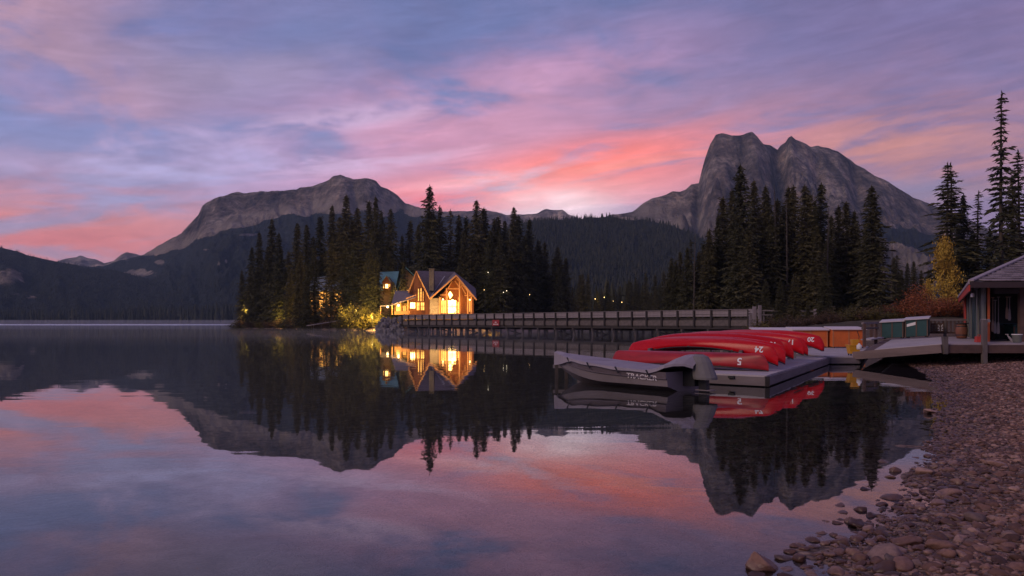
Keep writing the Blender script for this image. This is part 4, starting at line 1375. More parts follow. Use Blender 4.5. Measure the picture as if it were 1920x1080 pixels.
for i in range(NB):
    for z in (3.0, 2.55):
        mb.bar(bp(i, -BW + .12, z), bp(i + 1, -BW + .12, z), .06, .2)
mb.build('far_railing', rail_wood, bridge)
MB().slab([bp(-.3, -.05, 1.98), bp(NB + .3, -.05, 1.98), bp(NB + .3, -BW, 1.98), bp(-.3, -BW, 1.98)], .12).build('deck', grey_wood, bridge)
MB().bar(bp(0, -.2, 2.1), bp(NB, -.2, 2.1), .2, .2).build('wheel_guard', dark_wood, bridge)
mb = MB()
for off in (-.1, -1.5, -2.9, -4.2):
    mb.bar(bp(-.2, off, 1.12), bp(NB + .2, off, 1.12), .22, .42)
mb.build('girder', dark_wood, bridge)
pr_pile = proto(MB().tube([(0, 0, -3.4), (0, 0, .62)], [.19, .17], 8), pile_wood, 'pile')
for i in np.arange(0.6, NB, 1.55):
    MB().bar(bp(i, .35, .76), bp(i, -BW - .1, .76), .3, .28).build('pile_cap', pile_wood, bridge)
    for off in (.05, -1.4, -2.9, -4.2):
        q = bp(i + random.uniform(-.03, .03), off, 0) - bc
        q.z = 0 - bc.z
        shared(pr_pile, 'pile', bridge, q)
    if int(i * 7) % 3 == 0:
        MB().bar(bp(i, .2, .55), bp(i, -2.9, -.1), .08, .18).build('cross_brace', pile_wood, bridge)
sg = bp(12, 0, 0)
best = min(range(NB * 4), key=lambda q: abs(960 + bp(q / 4, .2, 0).x / bp(q / 4, .2, 0).y * F - 931.5))
s0 = bp(best / 4, .32, 1.66)
sign = thing('warning_sign', s0, 'dark red sign with two white lines on the side of the bridge', 'sign')
MB().bar(s0 - bd * .95, s0 + bd * .95, .03, .92).build('board', red_sign, sign)
mk = MB()
for row, (z, segs) in enumerate(((.10, ((-.22, .22),)), (-.22, ((-.72, -.36), (-.28, .1), (.2, .66))))):
    for a, b in segs:
        mk.bar(s0 + bd * a + bn_ * .025 + up * z, s0 + bd * b + bn_ * .025 + up * z, .02, .12)
mk.build('lettering', white_paint, sign)
# bank and gate at the near end
gate = thing('bridge_gate', P1, 'pale wooden gateposts with short rails where the bridge meets the bank', 'gate')
for px, d, y0, y1, wd in ((1414.5, 86, 574.5, 618, .34), (1424.5, 85, 572.5, 612, .30), (1407.5, 87, 590, 622, .3)):
    a, b = W(px, y1, d), W(px, y0, d)
    MB().bar(a, b, wd, wd, (0, 1, 0)).build('gatepost', rail_wood, gate)
for y in (581, 586, 591):
    MB().bar(W(1404, y, 87.6), W(1426, y, 85.3), .06, .2).build('rail', rail_wood, gate)
fen = thing('rail_fence', W(1480, 600, 80), 'post and rail fence on the bank running right from the bridge gate', 'fence')
MB().bar(W(1430, 582.2, 84), W(1527, 583.6, 76), .08, .14).build('rail', grey_wood, fen)
MB().bar(W(1430, 590.2, 84), W(1527, 592.0, 76), .08, .12).build('rail', grey_wood, fen)
for px, d in ((1432, 84), (1463, 81.5), (1494, 79)):
    MB().bar(W(px, 605, d), W(px, 581, d), .14, .14, (0, 1, 0)).build('post', grey_wood, fen)
MB().bar(W(1528.5, 606, 76), W(1528.5, 579.5, 76), .22, .22, (0, 1, 0)).build('post', rail_wood, fen, label='white-capped end post')

# riprap boulders at the far end of the bridge
rock_grey = mat('grey_boulder', (0.15, 0.135, 0.135), 0.9, 0.45, 2.0, 0.8, rnd=0.2)


def ico(sub):
    bm = bmesh.new()
    bmesh.ops.create_icosphere(bm, subdivisions=sub, radius=1.0)
    v = np.array([q.co[:] for q in bm.verts])
    f = np.array([[w_.index for w_ in q.verts] for q in bm.faces])
    bm.free()
    return v, f


def rock_verts(v, seed, blocky=0.5):
    g = np.random.default_rng(seed)
    o = v.copy()
    for _ in range(7 + int(6 * blocky)):
        nrm_ = g.normal(0, 1, 3)
        nrm_ /= np.linalg.norm(nrm_)
        dd = o @ nrm_
        lim = g.uniform(0.62, 0.92)
        o = o - np.clip(dd - lim, 0, None)[:, None] * nrm_ * (0.65 + 0.35 * blocky)
    ph = g.uniform(0, 6, 3)
    o *= (1 + 0.06 * np.sin(o @ g.normal(0, 3, 3) + ph[0]) + 0.04 * np.sin(o @ g.normal(0, 5, 3) + ph[1]))[:, None]
    return o


V3, F3 = ico(3)
V2, F2 = ico(2)
V1, F1 = ico(1)
boul = [np_mesh('boulder', rock_verts(V3, 400 + i, 1.0), F3, rock_grey, False) for i in range(5)]
bi = 0
for row, (d, n_, y) in enumerate(((152.0, 8, 619), (153.3, 7, 613.5), (154.6, 6, 608.5), (155.8, 5, 604), (157, 4, 600))):
    for q in range(n_):
        px = 704 + row * 2.5 + (q + .5) * (56 - row * 4) / n_ + rng.uniform(-1.5, 1.5)
        s_ = rng.uniform(.32, .52) * 1.25
        o = link('boulder', boul[bi % 5], None, label='grey boulder, %s from left, %s of the pile at the bridge end' % (ORD[q], ('bottom row', 'second row', 'third row', 'fourth row', 'top row')[row]), cat='boulder', group='boulders piled at the bridge end')
        o.location = W(px, y + rng.uniform(-1.5, 1.5), d)
        o.scale = (s_ * 1.35, s_, s_)
        o.rotation_euler = tuple(rng.uniform(0, 6.28, 3))
        bi += 1

# narrow gangplank sloping from the island shore
gp = thing('gangplank', W(606, 612, 196), 'narrow pale gangplank on thin legs sloping down to the water by the island', 'gangplank')
A_, B_ = W(577, 610.5, 192), W(636, 601.5, 199)
MB().bar(A_, B_, 1.1, .14).build('walkway', rail_wood, gp)
for t in (.18, .42, .68):
    q = A_ + (B_ - A_) * t
    MB().tube([(q.x, q.y, -1), (q.x, q.y, q.z)], .09, 6).build('leg', grey_wood, gp)
for t in (.1, .9):
    pass


# ------------------------------------------------------------------ docks
frost = mat('frosted_planks', (0.40, 0.355, 0.37), 0.8, 0.22, 2.2, 0.25, rnd=0.07)
dockside = mat('dock_fascia', (0.17, 0.14, 0.145), 0.8, 0.3, 2.0, 0.3, stretch=(0.5, 0.5, 3))
ramp_wood = mat('ramp_beam', (0.18, 0.13, 0.125), 0.8, 0.3, 2.0, 0.3, stretch=(0.5, 0.5, 3))
brown_wood = mat('brown_deck_wood', (0.105, 0.062, 0.052), 0.8, 0.35, 2.5, 0.3, rnd=0.1)
float_m = mat('dark_float', (0.02, 0.02, 0.024), 0.6, 0.3)


def quad_at(Q, s, t):
    """point of a four-cornered platform: Q = near-left, near-right, far-right, far-left"""
    a = Q[0].lerp(Q[1], s)
    b = Q[3].lerp(Q[2], s)
    return a.lerp(b, t)


def planked(root, Q, n, material, along_t=True, th=.045, gap=.012):
    """deck boards laid one by one between two edges"""
    for i in range(n):
        g_ = gap / 2 / n * 3
        dz = Vector((0, 0, random.uniform(-.004, .004)))
        if along_t:
            pts = [quad_at(Q, 0, i / n + g_), quad_at(Q, 1, i / n + g_), quad_at(Q, 1, (i + 1) / n - g_), quad_at(Q, 0, (i + 1) / n - g_)]
        else:
            pts = [quad_at(Q, i / n + g_, 0), quad_at(Q, (i + 1) / n - g_, 0), quad_at(Q, (i + 1) / n - g_, 1), quad_at(Q, i / n + g_, 1)]
        MB().slab([q + dz for q in pts], th).build('plank', material, root)


def skirt(root, Q, z0, material, name='fascia_board', out=.03, zt=None):
    for i in range(4):
        a, b = Q[i], Q[(i + 1) % 4]
        d = (b - a).normalized()
        n_ = Vector((d.y, -d.x, 0)) * out
        top_a, top_b = a.z - .05, b.z - .05
        pts = [Vector((a.x, a.y, top_a)), Vector((b.x, b.y, top_b)), Vector((b.x, b.y, z0 if zt is None else top_b - zt)), Vector((a.x, a.y, z0 if zt is None else top_a - zt))]
        MB().slab(pts, .05, n_).build(name, material, root)


C1 = Vector((6.36, 20.1, .29))
uu, vv = Vector((.47, .883, 0)), Vector((-.77, .638, 0))
DQ = [C1 + vv * 5.7, C1, C1 + uu * 12.3, C1 + vv * 5.7 + uu * 12.3]
dock = thing('canoe_dock', C1, 'frost-covered floating dock that carries the red canoes', 'dock')
planked(dock, DQ, 72, frost)
skirt(dock, DQ, .03, dockside)
MB().slab([q + (sum(DQ, Vector()) / 4 - q) * .04 - Vector((0, 0, .24)) for q in DQ], .35).build('float', float_m, dock)
for t in (.9, 2.0, 3.1, 4.2):
    c = C1 + vv * t - uu * .07 + Vector((0, 0, -.07))
    MB().box(c, (.16, .10, .06), math.atan2(vv.y, vv.x)).build('bracket', iron, dock)
MB().bar(C1 - uu * .05 + Vector((.03, 0, -.27)), C1 - uu * .05 + Vector((.03, 0, -.02)), .10, .10, (0, 1, 0)).build('corner_post', dark_wood, dock)

D2 = [Vector((12.35, 31.15, .31)), Vector((13.45, 31.15, .31)), Vector((20.2, 45.5, .31)), Vector((12.6, 45.5, .31))]
dock2 = thing('box_dock', D2[0], 'low frosted dock under the orange storage boxes', 'dock')
planked(dock2, D2, 60, frost)
skirt(dock2, D2, .04, dockside)
MB().slab([q + (sum(D2, Vector()) / 4 - q) * .05 - Vector((0, 0, .26)) for q in D2], .3).build('float', float_m, dock2)

RQ = [Vector((13.50, 31.0, .53)), Vector((15.40, 28.8, .86)), Vector((23.6, 44.2, .86)), Vector((20.9, 45.2, .70))]
ramp = thing('ramp', RQ[0], 'broad frosted ramp rising from the low dock to the boathouse deck', 'ramp')
RT = [quad_at(RQ, .16, .02), quad_at(RQ, 1, 0), quad_at(RQ, 1, 1), quad_at(RQ, .16, 1)]
planked(ramp, RT, 56, frost)
planked(ramp, [q - Vector((0, 0, .04)) for q in (RQ[0], quad_at(RQ, .155, 0), quad_at(RQ, .155, 1), RQ[3])], 20, brown_wood)
skirt(ramp, [q - Vector((0, 0, .0)) for q in RQ], 0, ramp_wood, 'side_beam', .05, .26)
MB().bar(RQ[0] + Vector((-.25, .2, -.19)), RQ[1] + Vector((-.05, -.09, -.17)), .10, .30).build('side_beam', ramp_wood, ramp)
KQ = [Vector((15.45, 28.8, .86)), Vector((26.0, 28.8, .86)), Vector((36.0, 47.5, .86)), Vector((23.7, 44.2, .86))]
deck = thing('boathouse_deck', KQ[0], 'raised timber deck round the boathouse above the pebble beach', 'deck')
planked(deck, KQ, 60, mat('deck_planks', (0.36, 0.30, 0.305), 0.8, 0.3, 2.2, 0.25, rnd=0.1))
skirt(deck, KQ, 0, brown_wood, 'edge_beam', .05, .28)
for px, d in ((1845.5, 28.75), (1772, 28.72)):
    x = U(px, d)
    lowz = zland(x, d) - .1 if px > 1800 else .5
    MB().bar((x, d, lowz), (x, d, 1.72 if px > 1800 else 1.12), .15, .15, (0, 1, 0)).build('post', grey_wood, deck)
for x, y in ((18.5, 33), (22, 29.2), (17, 32), (19, 36)):
    MB().bb(x - .1, x + .1, y - .1, y + .1, zland(x, y) - .2, .8).build('support_post', dark_wood, deck)

# ------------------------------------------------------------------ railings
rl = thing('deck_railing', (23, 44, .86), 'weathered railing with slats along the far side of the deck, left of the boathouse', 'railing')
ra_, rb_ = Vector((21.9, 43.9, .86)), Vector((25.6, 44.3, .86))
rc_ = Vector((U(1845.5, 28.95), 28.95, .86))
MB().bar(ra_ + up * .92, rb_ + up * .92, .12, .10).build('top_rail', rail_wood, rl)
MB().bar(ra_ + up * .22, rb_ + up * .22, .06, .10).build('bottom_rail', brown_wood, rl)
for i in range(16):
    q = ra_.lerp(rb_, (i + .5) / 16)
    MB().bar(q + up * .24, q + up * .86, .05, .10, (0, 1, 0)).build('slat', brown_wood, rl)
for q in (ra_, ra_.lerp(rb_, .5), rb_):
    MB().bar(q, q + up * 1.0, .12, .12, (0, 1, 0)).build('post', grey_wood, rl)
rl2 = thing('handrail', rc_, 'long handrail in front of the boathouse wall, ending at the tall deck post', 'railing')
MB().bar(rb_ + up * .90 + Vector((0, -.25, 0)), rc_ + up * .84, .12, .12).build('top_rail', rail_wood, rl2)
MB().bar(rb_ + up * .42 + Vector((0, -.25, 0)), rc_ + up * .42, .06, .10).build('middle_rail', grey_wood, rl2)
for t in (.08, .62, .84):
    q = rb_.lerp(rc_, t)
    MB().bar(q, q + up * .88, .09, .09, (0, 1, 0)).build('post', grey_wood, rl2)
MB().bar(rc_ + up * .80 + Vector((0, 0, 0)), Vector((U(1855, 28.95), 28.95, 1.70)), .11, .11).build('rail_end', rail_wood, rl2)
st = thing('step_rail', W(1632, 640, 40), 'small wooden rail frame standing between the orange and the teal boxes', 'railing')
for px, y0, y1, d in ((1620.5, 607, 650, 38.5), (1642, 606, 646, 40.5), (1634, 604, 636, 42)):
    MB().bar(W(px, y1, d), W(px, y0, d), .12, .12, (0, 1, 0)).build('post', brown_wood, st)
for y in (606.5, 616):
    MB().bar(W(1617, y, 38.5), W(1646, y - 1.5, 40.6), .10, .09).build('rail', rail_wood if y < 610 else grey_wood, st)
MB().bar(W(1624, 637, 39.5), W(1648, 633, 41), .5, .06).build('step', frost, st)

# ------------------------------------------------------------------ storage boxes
orange = mat('orange_painted_ply', (0.64, 0.15, 0.035), 0.65, 0.22, 1.5, 0.1)
orange_trim = mat('orange_trim', (0.52, 0.20, 0.085), 0.65, 0.2, 1.5)
teal = mat('teal_painted_ply', (0.013, 0.062, 0.066), 0.6, 0.25, 1.5, 0.1)
teal_trim = mat('brown_trim', (0.10, 0.06, 0.045), 0.7, 0.25, 1.5)
lid_m = mat('frosted_lid', (0.62, 0.54, 0.55), 0.75, 0.12, 2.0, 0.1)
teal_lid = mat('frosted_teal_lid', (0.48, 0.44, 0.47), 0.75, 0.15, 2.0, 0.1)


def storage_box(a, b, h, depth, body, trim, lid, label, group, slope=.10):
    """box standing between a and b (bottom front corners), lid sloping to the front"""
    a, b = Vector(a), Vector(b)
    t = thing('storage_box', (a + b) / 2, label, 'storage box', group)
    x = (b - a).normalized()
    hx = Vector((x.x, x.y, 0)).normalized()
    y = Vector((-hx.y, hx.x, 0))
    L = (b - a).length
    P_ = lambda s, q, z: a + x * s + y * q + up * z
    MB().slab([P_(0, 0, .08), P_(L, 0, .08), P_(L, 0, h), P_(0, 0, h)], .03, y).build('front_panel', body, t)
    MB().slab([P_(0, .03, .08), P_(0, depth, .08), P_(0, depth, h + slope), P_(0, .03, h)], .03, x).build('side_panel', body, t)
    MB().slab([P_(L, .03, .08), P_(L, depth, .08), P_(L, depth, h + slope), P_(L, .03, h)], .03, -x).build('side_panel', body, t)
    MB().slab([P_(.03, depth, .08), P_(L - .03, depth, .08), P_(L - .03, depth, h + slope), P_(.03, depth, h + slope)], .03, -y).build('back_panel', body, t)
    MB().slab([P_(.03, .03, .09), P_(L - .03, .03, .09), P_(L - .03, depth - .03, .09), P_(.03, depth - .03, .09)], .03, -up).build('bottom_panel', body, t)
    for s in (0.0, L / 2 - .03, L - .06):
        MB().slab([P_(s, -.02, .04), P_(s + .06, -.02, .04), P_(s + .06, -.02, h - .002), P_(s, -.02, h - .002)], .018, y).build('trim_strip', trim, t)
    MB().slab([P_(-.06, -.10, h + .025), P_(L + .06, -.10, h + .025), P_(L + .06, depth + .04, h + slope + .05), P_(-.06, depth + .04, h + slope + .05)], .05).build('lid', lid, t)
    for s, q in ((.06, .08), (L - .16, .08), (.06, depth - .16), (L - .16, depth - .16)):
        m_ = MB()
        m_.slab([P_(s, q, .055), P_(s + .1, q, .055), P_(s + .1, q + .1, .055), P_(s, q + .1, .055)], .055)
        m_.build('foot', dark_wood, t)
    return t, P_


storage_box(W(1417, 652.5, 42.5), W(1484, 652.5, 42.5), .93, 1.0, orange, orange_trim, lid_m, 'orange storage box half hidden behind the canoes, leftmost of three', 'orange storage boxes')
storage_box(W(1488, 652.3, 42.3), W(1552, 652.3, 42.3), .95, 1.0, orange, orange_trim, lid_m, 'orange storage box behind the canoe tips, middle one of three', 'orange storage boxes')
storage_box(W(1561, 652.8, 42.0), W(1622, 652.8, 42.0), .98, 1.0, orange, orange_trim, lid_m, 'orange storage box behind the yellow mop bucket, rightmost of three', 'orange storage boxes')
storage_box(W(1651.5, 636.2, 43.8), W(1694, 634.4, 43.2), .93, .9, teal, teal_trim, teal_lid, 'plain teal storage box on the ramp, left of the other teal box', 'teal storage boxes')
tb, TP = storage_box(W(1696.5, 634.0, 43.2), W(1740, 631.8, 42.6), .98, .9, teal, teal_trim, teal_lid, 'teal storage box on the ramp with a white notice on its front', 'teal storage boxes')
MB().slab([TP(.10, -.012, .60), TP(.52, -.012, .68), TP(.52, -.012, .84), TP(.10, -.012, .74)], .006, (0, 1, 0)).build('notice', white_paint, tb)
bn2 = thing('waste_bin', W(1556, 653, 43.2), 'narrow dark green bin in the gap between two orange boxes', 'bin')
p_ = W(1556.5, 653, 43.2)
MB().tube([p_, p_ + up * .78], [.16, .19], 12).build('bin_body', teal, bn2)
MB().tube([p_ + up * .78, p_ + up * .84, p_ + up * .95], [.20, .20, .06], 12).build('lid', teal, bn2)
MB().tube([p_ + up * .30, p_ + up * .42], [.178, .182], 12, False).build('paper_label', white_paint, bn2)

# yellow mop bucket
yel = mat('yellow_plastic', (0.62, 0.30, 0.02), 0.5, 0.15, 3.0)
mbp = W(1600, 668, 31.9)
mbp.z = .315
mop = thing('mop_bucket', mbp, 'yellow mop bucket with wringer standing on the low dock', 'mop bucket')


def tapered(c, w0, d0, w1, d1, z0, z1):
    c = Vector(c)
    lo = [c + Vector((sx * w0 / 2, sy * d0 / 2, z0)) for sx, sy in ((-1, -1), (1, -1), (1, 1), (-1, 1))]
    hi = [c + Vector((sx * w1 / 2, sy * d1 / 2, z1)) for sx, sy in ((-1, -1), (1, -1), (1, 1), (-1, 1))]
    return lo + hi, [(0, 1, 2, 3), (4, 5, 6, 7), (0, 1, 5, 4), (1, 2, 6, 5), (2, 3, 7, 6), (3, 0, 4, 7)]


MB().add(*tapered(mbp, .34, .28, .46, .36, .08, .40)).build('bucket', yel, mop)
MB().add(*tapered(mbp, .50, .40, .50, .40, .395, .43)).build('bucket_rim', yel, mop)
MB().add(*tapered(mbp + Vector((.06, .02, 0)), .20, .22, .27, .28, .425, .64)).build('wringer', yel, mop)
MB().tube([mbp + Vector((.20, .02, .5)), mbp + Vector((.24, .02, .75)), mbp + Vector((.16, .02, .98))], .014, 6).build('wringer_handle', iron, mop)
for sx in (-1, 1):
    for sy in (-1, 1):
        q = mbp + Vector((sx * .14, sy * .11, .045))
        MB().tube([q + Vector((-.015, 0, 0)), q + Vector((.015, 0, 0))], .042, 10).build('caster', iron, mop)
pl = thing('plastic_jug', W(1609.5, 660, 31.4), 'small white plastic jug beside the yellow mop bucket', 'jug')
q = Vector((U(1611, 31.4), 31.4, .57))
MB().tube([q, q + up * .02, q + up * .16, q + up * .22, q + up * .25], [.08, .10, .10, .035, .035], 10).build('jug_body', white_paint, pl, smooth=True)
MB().tube([q + up * .25, q + up * .275], .042, 10).build('cap', red_sign, pl)

# ------------------------------------------------------------------ canoes
red = None
rm, k, p = mat_base('scuffed_red_hull')
co = k.n('ShaderNodeTexCoord').outputs['Object']
mp = k.n('ShaderNodeMapping')
mp.inputs['Scale'].default_value = (0.35, 1.5, 2.0)
k.link(co, mp.inputs[0])
n_s = k.noise(mp.outputs[0], 5.0, 8.0, 0.7)
sp = k.n('ShaderNodeSeparateXYZ')
k.link(co, sp.inputs[0])
worn = k.m('MULTIPLY', k.mapr(sp.outputs[2], 0.60, 0.86), k.mapr(n_s, 0.3, 0.62))       # pinkish keel: scuffs, with its highlight band put into the colour
oi = k.n('ShaderNodeObjectInfo').outputs['Random']
redc = k.ramp(oi, [(0.0, (0.42, 0.003, 0.008, 1)), (1.0, (0.56, 0.006, 0.014, 1))])
redc = k.mix(1.0, redc, k.ramp(n_s, [(0.3, 0.78), (0.6, 1.0)]), 'MULTIPLY')
scr = k.mapr(k.noise(mp.outputs[0], 22.0, 4.0, 0.7), 0.62, 0.72)
worn = k.m('MAXIMUM', k.m('MULTIPLY', worn, k.m('ADD', 0.5, k.m('MULTIPLY', oi, 0.7))), k.m('MULTIPLY', scr, 0.55), clamp=True)
k.link(k.mix(k.m('MULTIPLY', worn, 0.55), redc, (0.36, 0.15, 0.17, 1)), p.inputs['Base Color'])
k.link(k.m('ADD', 0.24, k.m('MULTIPLY', worn, 0.3)), p.inputs['Roughness'])
p.inputs['Specular IOR Level'].default_value = 0.22
dred = mat('dull_red_hull', (0.34, 0.016, 0.022), 0.38, 0.4, 3.0, stretch=(.4, 1.5, 2))
gun_m = mat('black_gunwale', (0.02, 0.02, 0.022), 0.5, 0.2)
num_m = mat('white_number', (0.80, 0.78, 0.80), 0.6, 0.06)


def text_mesh(body, size, shear=0.0, bold=0.0):
    cu = bpy.data.curves.new('t', 'FONT')
    cu.body = body
    cu.size = size
    cu.shear = shear
    cu.offset = bold
    cu.align_x, cu.align_y = 'CENTER', 'CENTER'
    o = bpy.data.objects.new('t', cu)
    col.objects.link(o)
    dg = bpy.context.evaluated_depsgraph_get()
    me = bpy.data.meshes.new_from_object(o.evaluated_get(dg))
    bpy.data.objects.remove(o)
    bm = bmesh.new()
    bm.from_mesh(me)
    bmesh.ops.triangulate(bm, faces=bm.faces)
    bmesh.ops.subdivide_edges(bm, edges=bm.edges, cuts=2, use_grid_fill=True)
    bm.to_mesh(me)
    bm.free()
    return me


class Canoe:
    def __init__(s, S, Dp, rock, beam, half=2.5):
        s.S, s.Dp, s.rock, s.beam, s.half = S, Dp, rock, beam, half

    def g(s, x):                       # gunwale height, hull upside down: tips touch the ground
        return s.S * (1 - abs(x / s.half) ** 2.3)

    def k(s, x):
        q = abs(x / s.half)
        return s.S + s.Dp - s.rock * q ** 3 - 0.30 * max(0, (q - .9) / .1) ** 2.2

    def b(s, x):
        q = min(1, abs(x / s.half))
        return s.beam * (1 - q ** 2.1) ** .85 * (1 - .25 * q)

    def hb(s, x, z):                   # half breadth at a height
        g_, k_ = s.g(x), s.k(x)
        t = min(1, max(0, (z - g_) / max(.02, k_ - g_)))
        st_ = t ** (1 / .8)
        c_ = math.sqrt(max(0, 1 - st_ * st_)) ** .62
        return s.b(x) * c_

    def meshes(s, m_):
        NX, NT_ = 44, 16
        vs_, fs_ = [], []
        for i in range(NX + 1):
            x = s.half * math.sin((i / NX - .5) * math.pi)
            g_, k_, b_ = s.g(x), s.k(x), s.b(x)
            for j in range(NT_ + 1):
                th_ = math.pi * j / NT_
                c_, s_ = math.cos(th_), math.sin(th_)
                y = b_ * math.copysign(abs(c_) ** .62, c_)
                vs_.append((x, -y, g_ + (k_ - g_) * abs(s_) ** .8))
        w_ = NT_ + 1
        for i in range(NX):
            for j in range(NT_):
                fs_.append((i * w_ + j, i * w_ + j + 1, (i + 1) * w_ + j + 1, (i + 1) * w_ + j))
        hull = proto(MB().add(vs_, fs_), m_, 'hull')
        hull.shade_smooth()
        gm_ = MB()
        for sd_ in (-1, 1):
            pts = []
            for i in range(25):
                x = s.half * .995 * math.sin((i / 24 - .5) * math.pi)
                pts.append((x, sd_ * s.b(x), s.g(x)))
            gm_.tube(pts, .018, 6)
        gun = proto(gm_, gun_m, 'gunwale')
        th_ = MB()
        for x in (-1.3, -.1, 1.2):
            th_.bar((x, -s.b(x), s.g(x) + .02), (x, s.b(x), s.g(x) + .02), .10, .03)
        return hull, gun, proto(th_, brown_wood, 'thwart')


big = Canoe(.47, .31, .26, .39)
flat = Canoe(.12, .36, .02, .43)
meshes_big, meshes_flat = big.meshes(rm), flat.meshes(dred)


def canoe(pos, rotz, roll, shape, meshes, number, label, size=.25, at=1.86, zc=None):
    t = thing('canoe', pos, label, 'canoe', 'overturned canoes on the dock', rotz)
    t.rotation_euler[0] = roll
    h = link('hull', meshes[0], t)
    so = h.modifiers.new('skin', 'SOLIDIFY')
    so.thickness = .012
    so.offset = -1
    link('gunwale', meshes[1], t)
    link('thwart', meshes[2], t)
    if number:
        me = text_mesh(number, size, 0, .006)
        zc = shape.g(at) + (shape.k(at) - shape.g(at)) * .58 if zc is None else zc
        for v in me.vertices:
            x, z = at - v.co.x, zc - v.co.y
            v.co = (x, -shape.hb(x, z) - .006, z)
        me.materials.clear()
        me.materials.append(num_m)
        link('number', me, t)
    return t


rz = math.atan2(-.64, .77)
axis = Vector((math.cos(rz), math.sin(rz), 0))
canoe(Vector((6.95, 21.75, .30)) - axis * 2.5, rz, 0.0, flat, meshes_flat, '5', 'dull red canoe marked 5, lying flat at the front edge of the dock', .27, 1.75, .26)
T0, T1 = Vector((6.95, 21.75, 0)), Vector((11.35, 29.6, 0))
specs = [(.105, .42, '24', 'bright red canoe marked 24, second from the front'), (.20, .43, '1', 'red canoe tucked between the ones marked 24 and 13'), (.33, .46, '13', 'bright red canoe marked 13, fourth from the front'),
         (.46, .48, '7', 'red canoe marked 7, next behind the one marked 13'), (.59, .50, '17', 'pinkish red canoe marked 17, middle of the back ones'), (.74, .51, '5', 'red canoe marked 5 in the back half of the row'),
         (1.0, .52, '20', 'red canoe marked 20, whose tip juts out at the back'), (1.10, .56, '8', 'last red canoe at the back, just showing behind the one marked 20')]
for t, z, num, lab in specs:
    tip = T0.lerp(T1, t)
    tip.z = z + (.05 if num in ('13', '17', '20') else -.02)
    c = tip - axis * (2.5 + random.uniform(-.10, .14))
    canoe(c, rz + random.uniform(-.03, .03), random.uniform(-.26, .02), big, meshes_big, num, lab, .23, 1.98 if t < .15 else 2.1)
# low rack that carries the canoes
rack = thing('canoe_rack', T0, 'low timber rack under the red canoes on the dock', 'rack')
for off in (-.95, -3.9):
    a, b = T0.lerp(T1, .06) + axis * off, T0.lerp(T1, 1.14) + axis * off
    for i in range(8):
        q0, q1 = a.lerp(b, i / 8), a.lerp(b, (i + 1) / 8)
        zt = .78 + .14 * (i / 7)
        MB().bar((q0.x, q0.y, zt), (q1.x, q1.y, zt + .04), .09, .09).build('beam', grey_wood, rack)
        MB().bb(q0.x - .04, q0.x + .04, q0.y - .04, q0.y + .04, .29, zt).build('leg', rail_wood, rack)

# ------------------------------------------------------------------ covered motor boat
alum = mat('painted_aluminium', (0.125, 0.10, 0.115), 0.4, 0.2, 1.2, 0.05)
alum2 = mat('lower_hull_aluminium', (0.20, 0.17, 0.18), 0.45, 0.2, 1.2, 0.05)
canvas = mat('grey_boat_cover', (0.29, 0.255, 0.295), 0.85, 0.15, 2.0, 0.5, bscale=14)
motor_m = mat('black_motor', (0.012, 0.012, 0.014), 0.4, 0.2)
cowl_m = mat('grey_cowl_cloth', (0.17, 0.16, 0.165), 0.8, 0.2, 2.0, 0.4)
stern, bow = Vector((4.18, 19.15, 0)), Vector((1.26, 22.7, 0))
LB = (bow - stern).length
brz = math.atan2((bow - stern).y, (bow - stern).x)
boat = thing('motor_boat', stern, 'grey aluminium motor boat under a pale canvas cover, moored beside the dock', 'boat', None, brz)


def bw(x):       # half beam at the gunwale
    q = x / LB
    return .80 * (1 - max(0, (q - .35) / .65) ** 2.2 * .97) + .0


def bgz(x):
    q = x / LB
    return .46 + .30 * q ** 1.7


def bcz(x):      # chine height
    q = x / LB
    return .12 + .40 * max(0, (q - .45) / .55) ** 1.8


def bkz(x):
    q = x / LB
    return -.12 + .62 * max(0, (q - .62) / .38) ** 2.0


def loft(secs, close=False):
    n_ = len(secs[0])
    vs_ = [p_ for s in secs for p_ in s]
    fs_ = []
    for i in range(len(secs) - 1):
        for j in range(n_ - (0 if close else 1)):
            fs_.append((i * n_ + j, i * n_ + (j + 1) % n_, (i + 1) * n_ + (j + 1) % n_, (i + 1) * n_ + j))
    return vs_, fs_


NX = 30
xs_ = [LB * i / NX for i in range(NX + 1)]


def hull_side(x):                      # from gunwale down to keel: y offsets and heights
    w_, g_, c_, k_ = bw(x), bgz(x), bcz(x), bkz(x)
    s0 = .9 - .12 * (x / LB)
    return [(w_, g_), (w_ * (.5 + .5 * s0) + .012, g_ - (g_ - c_) * .46), (w_ * (.5 + .5 * s0) - .012, g_ - (g_ - c_) * .54), (w_ * s0, c_), (0, k_)]


up_, lo_ = [], []
for x in xs_:
    h_ = hull_side(x)
    up_.append([(x, y, z) for y, z in h_[:2]] )
    lo_.append([(x, y, z) for y, z in h_[1:]] + [(x, -y, z) for y, z in h_[-2:0:-1]])
tr_ = hull_side(0)
hull_lo = MB().add(*loft(lo_))
hull_lo.add([(0, y, z) for y, z in tr_] + [(0, -y, z) for y, z in tr_[-2::-1]], [tuple(range(9))])
ho = hull_lo.build('lower_hull', alum2, boat, local=True)
us = MB()
for sgn in (1, -1):
    us.add(*loft([[(x, sgn * y, z) for x, y, z in s] for s in up_]))
us.build('upper_hull', alum, boat, local=True)
for sgn in (1, -1):
    MB().tube([(x, sgn * (hull_side(x)[1][0] + .012), hull_side(x)[1][1]) for x in xs_[:-1]], .016, 5).build('spray_rail', alum, boat, local=True)
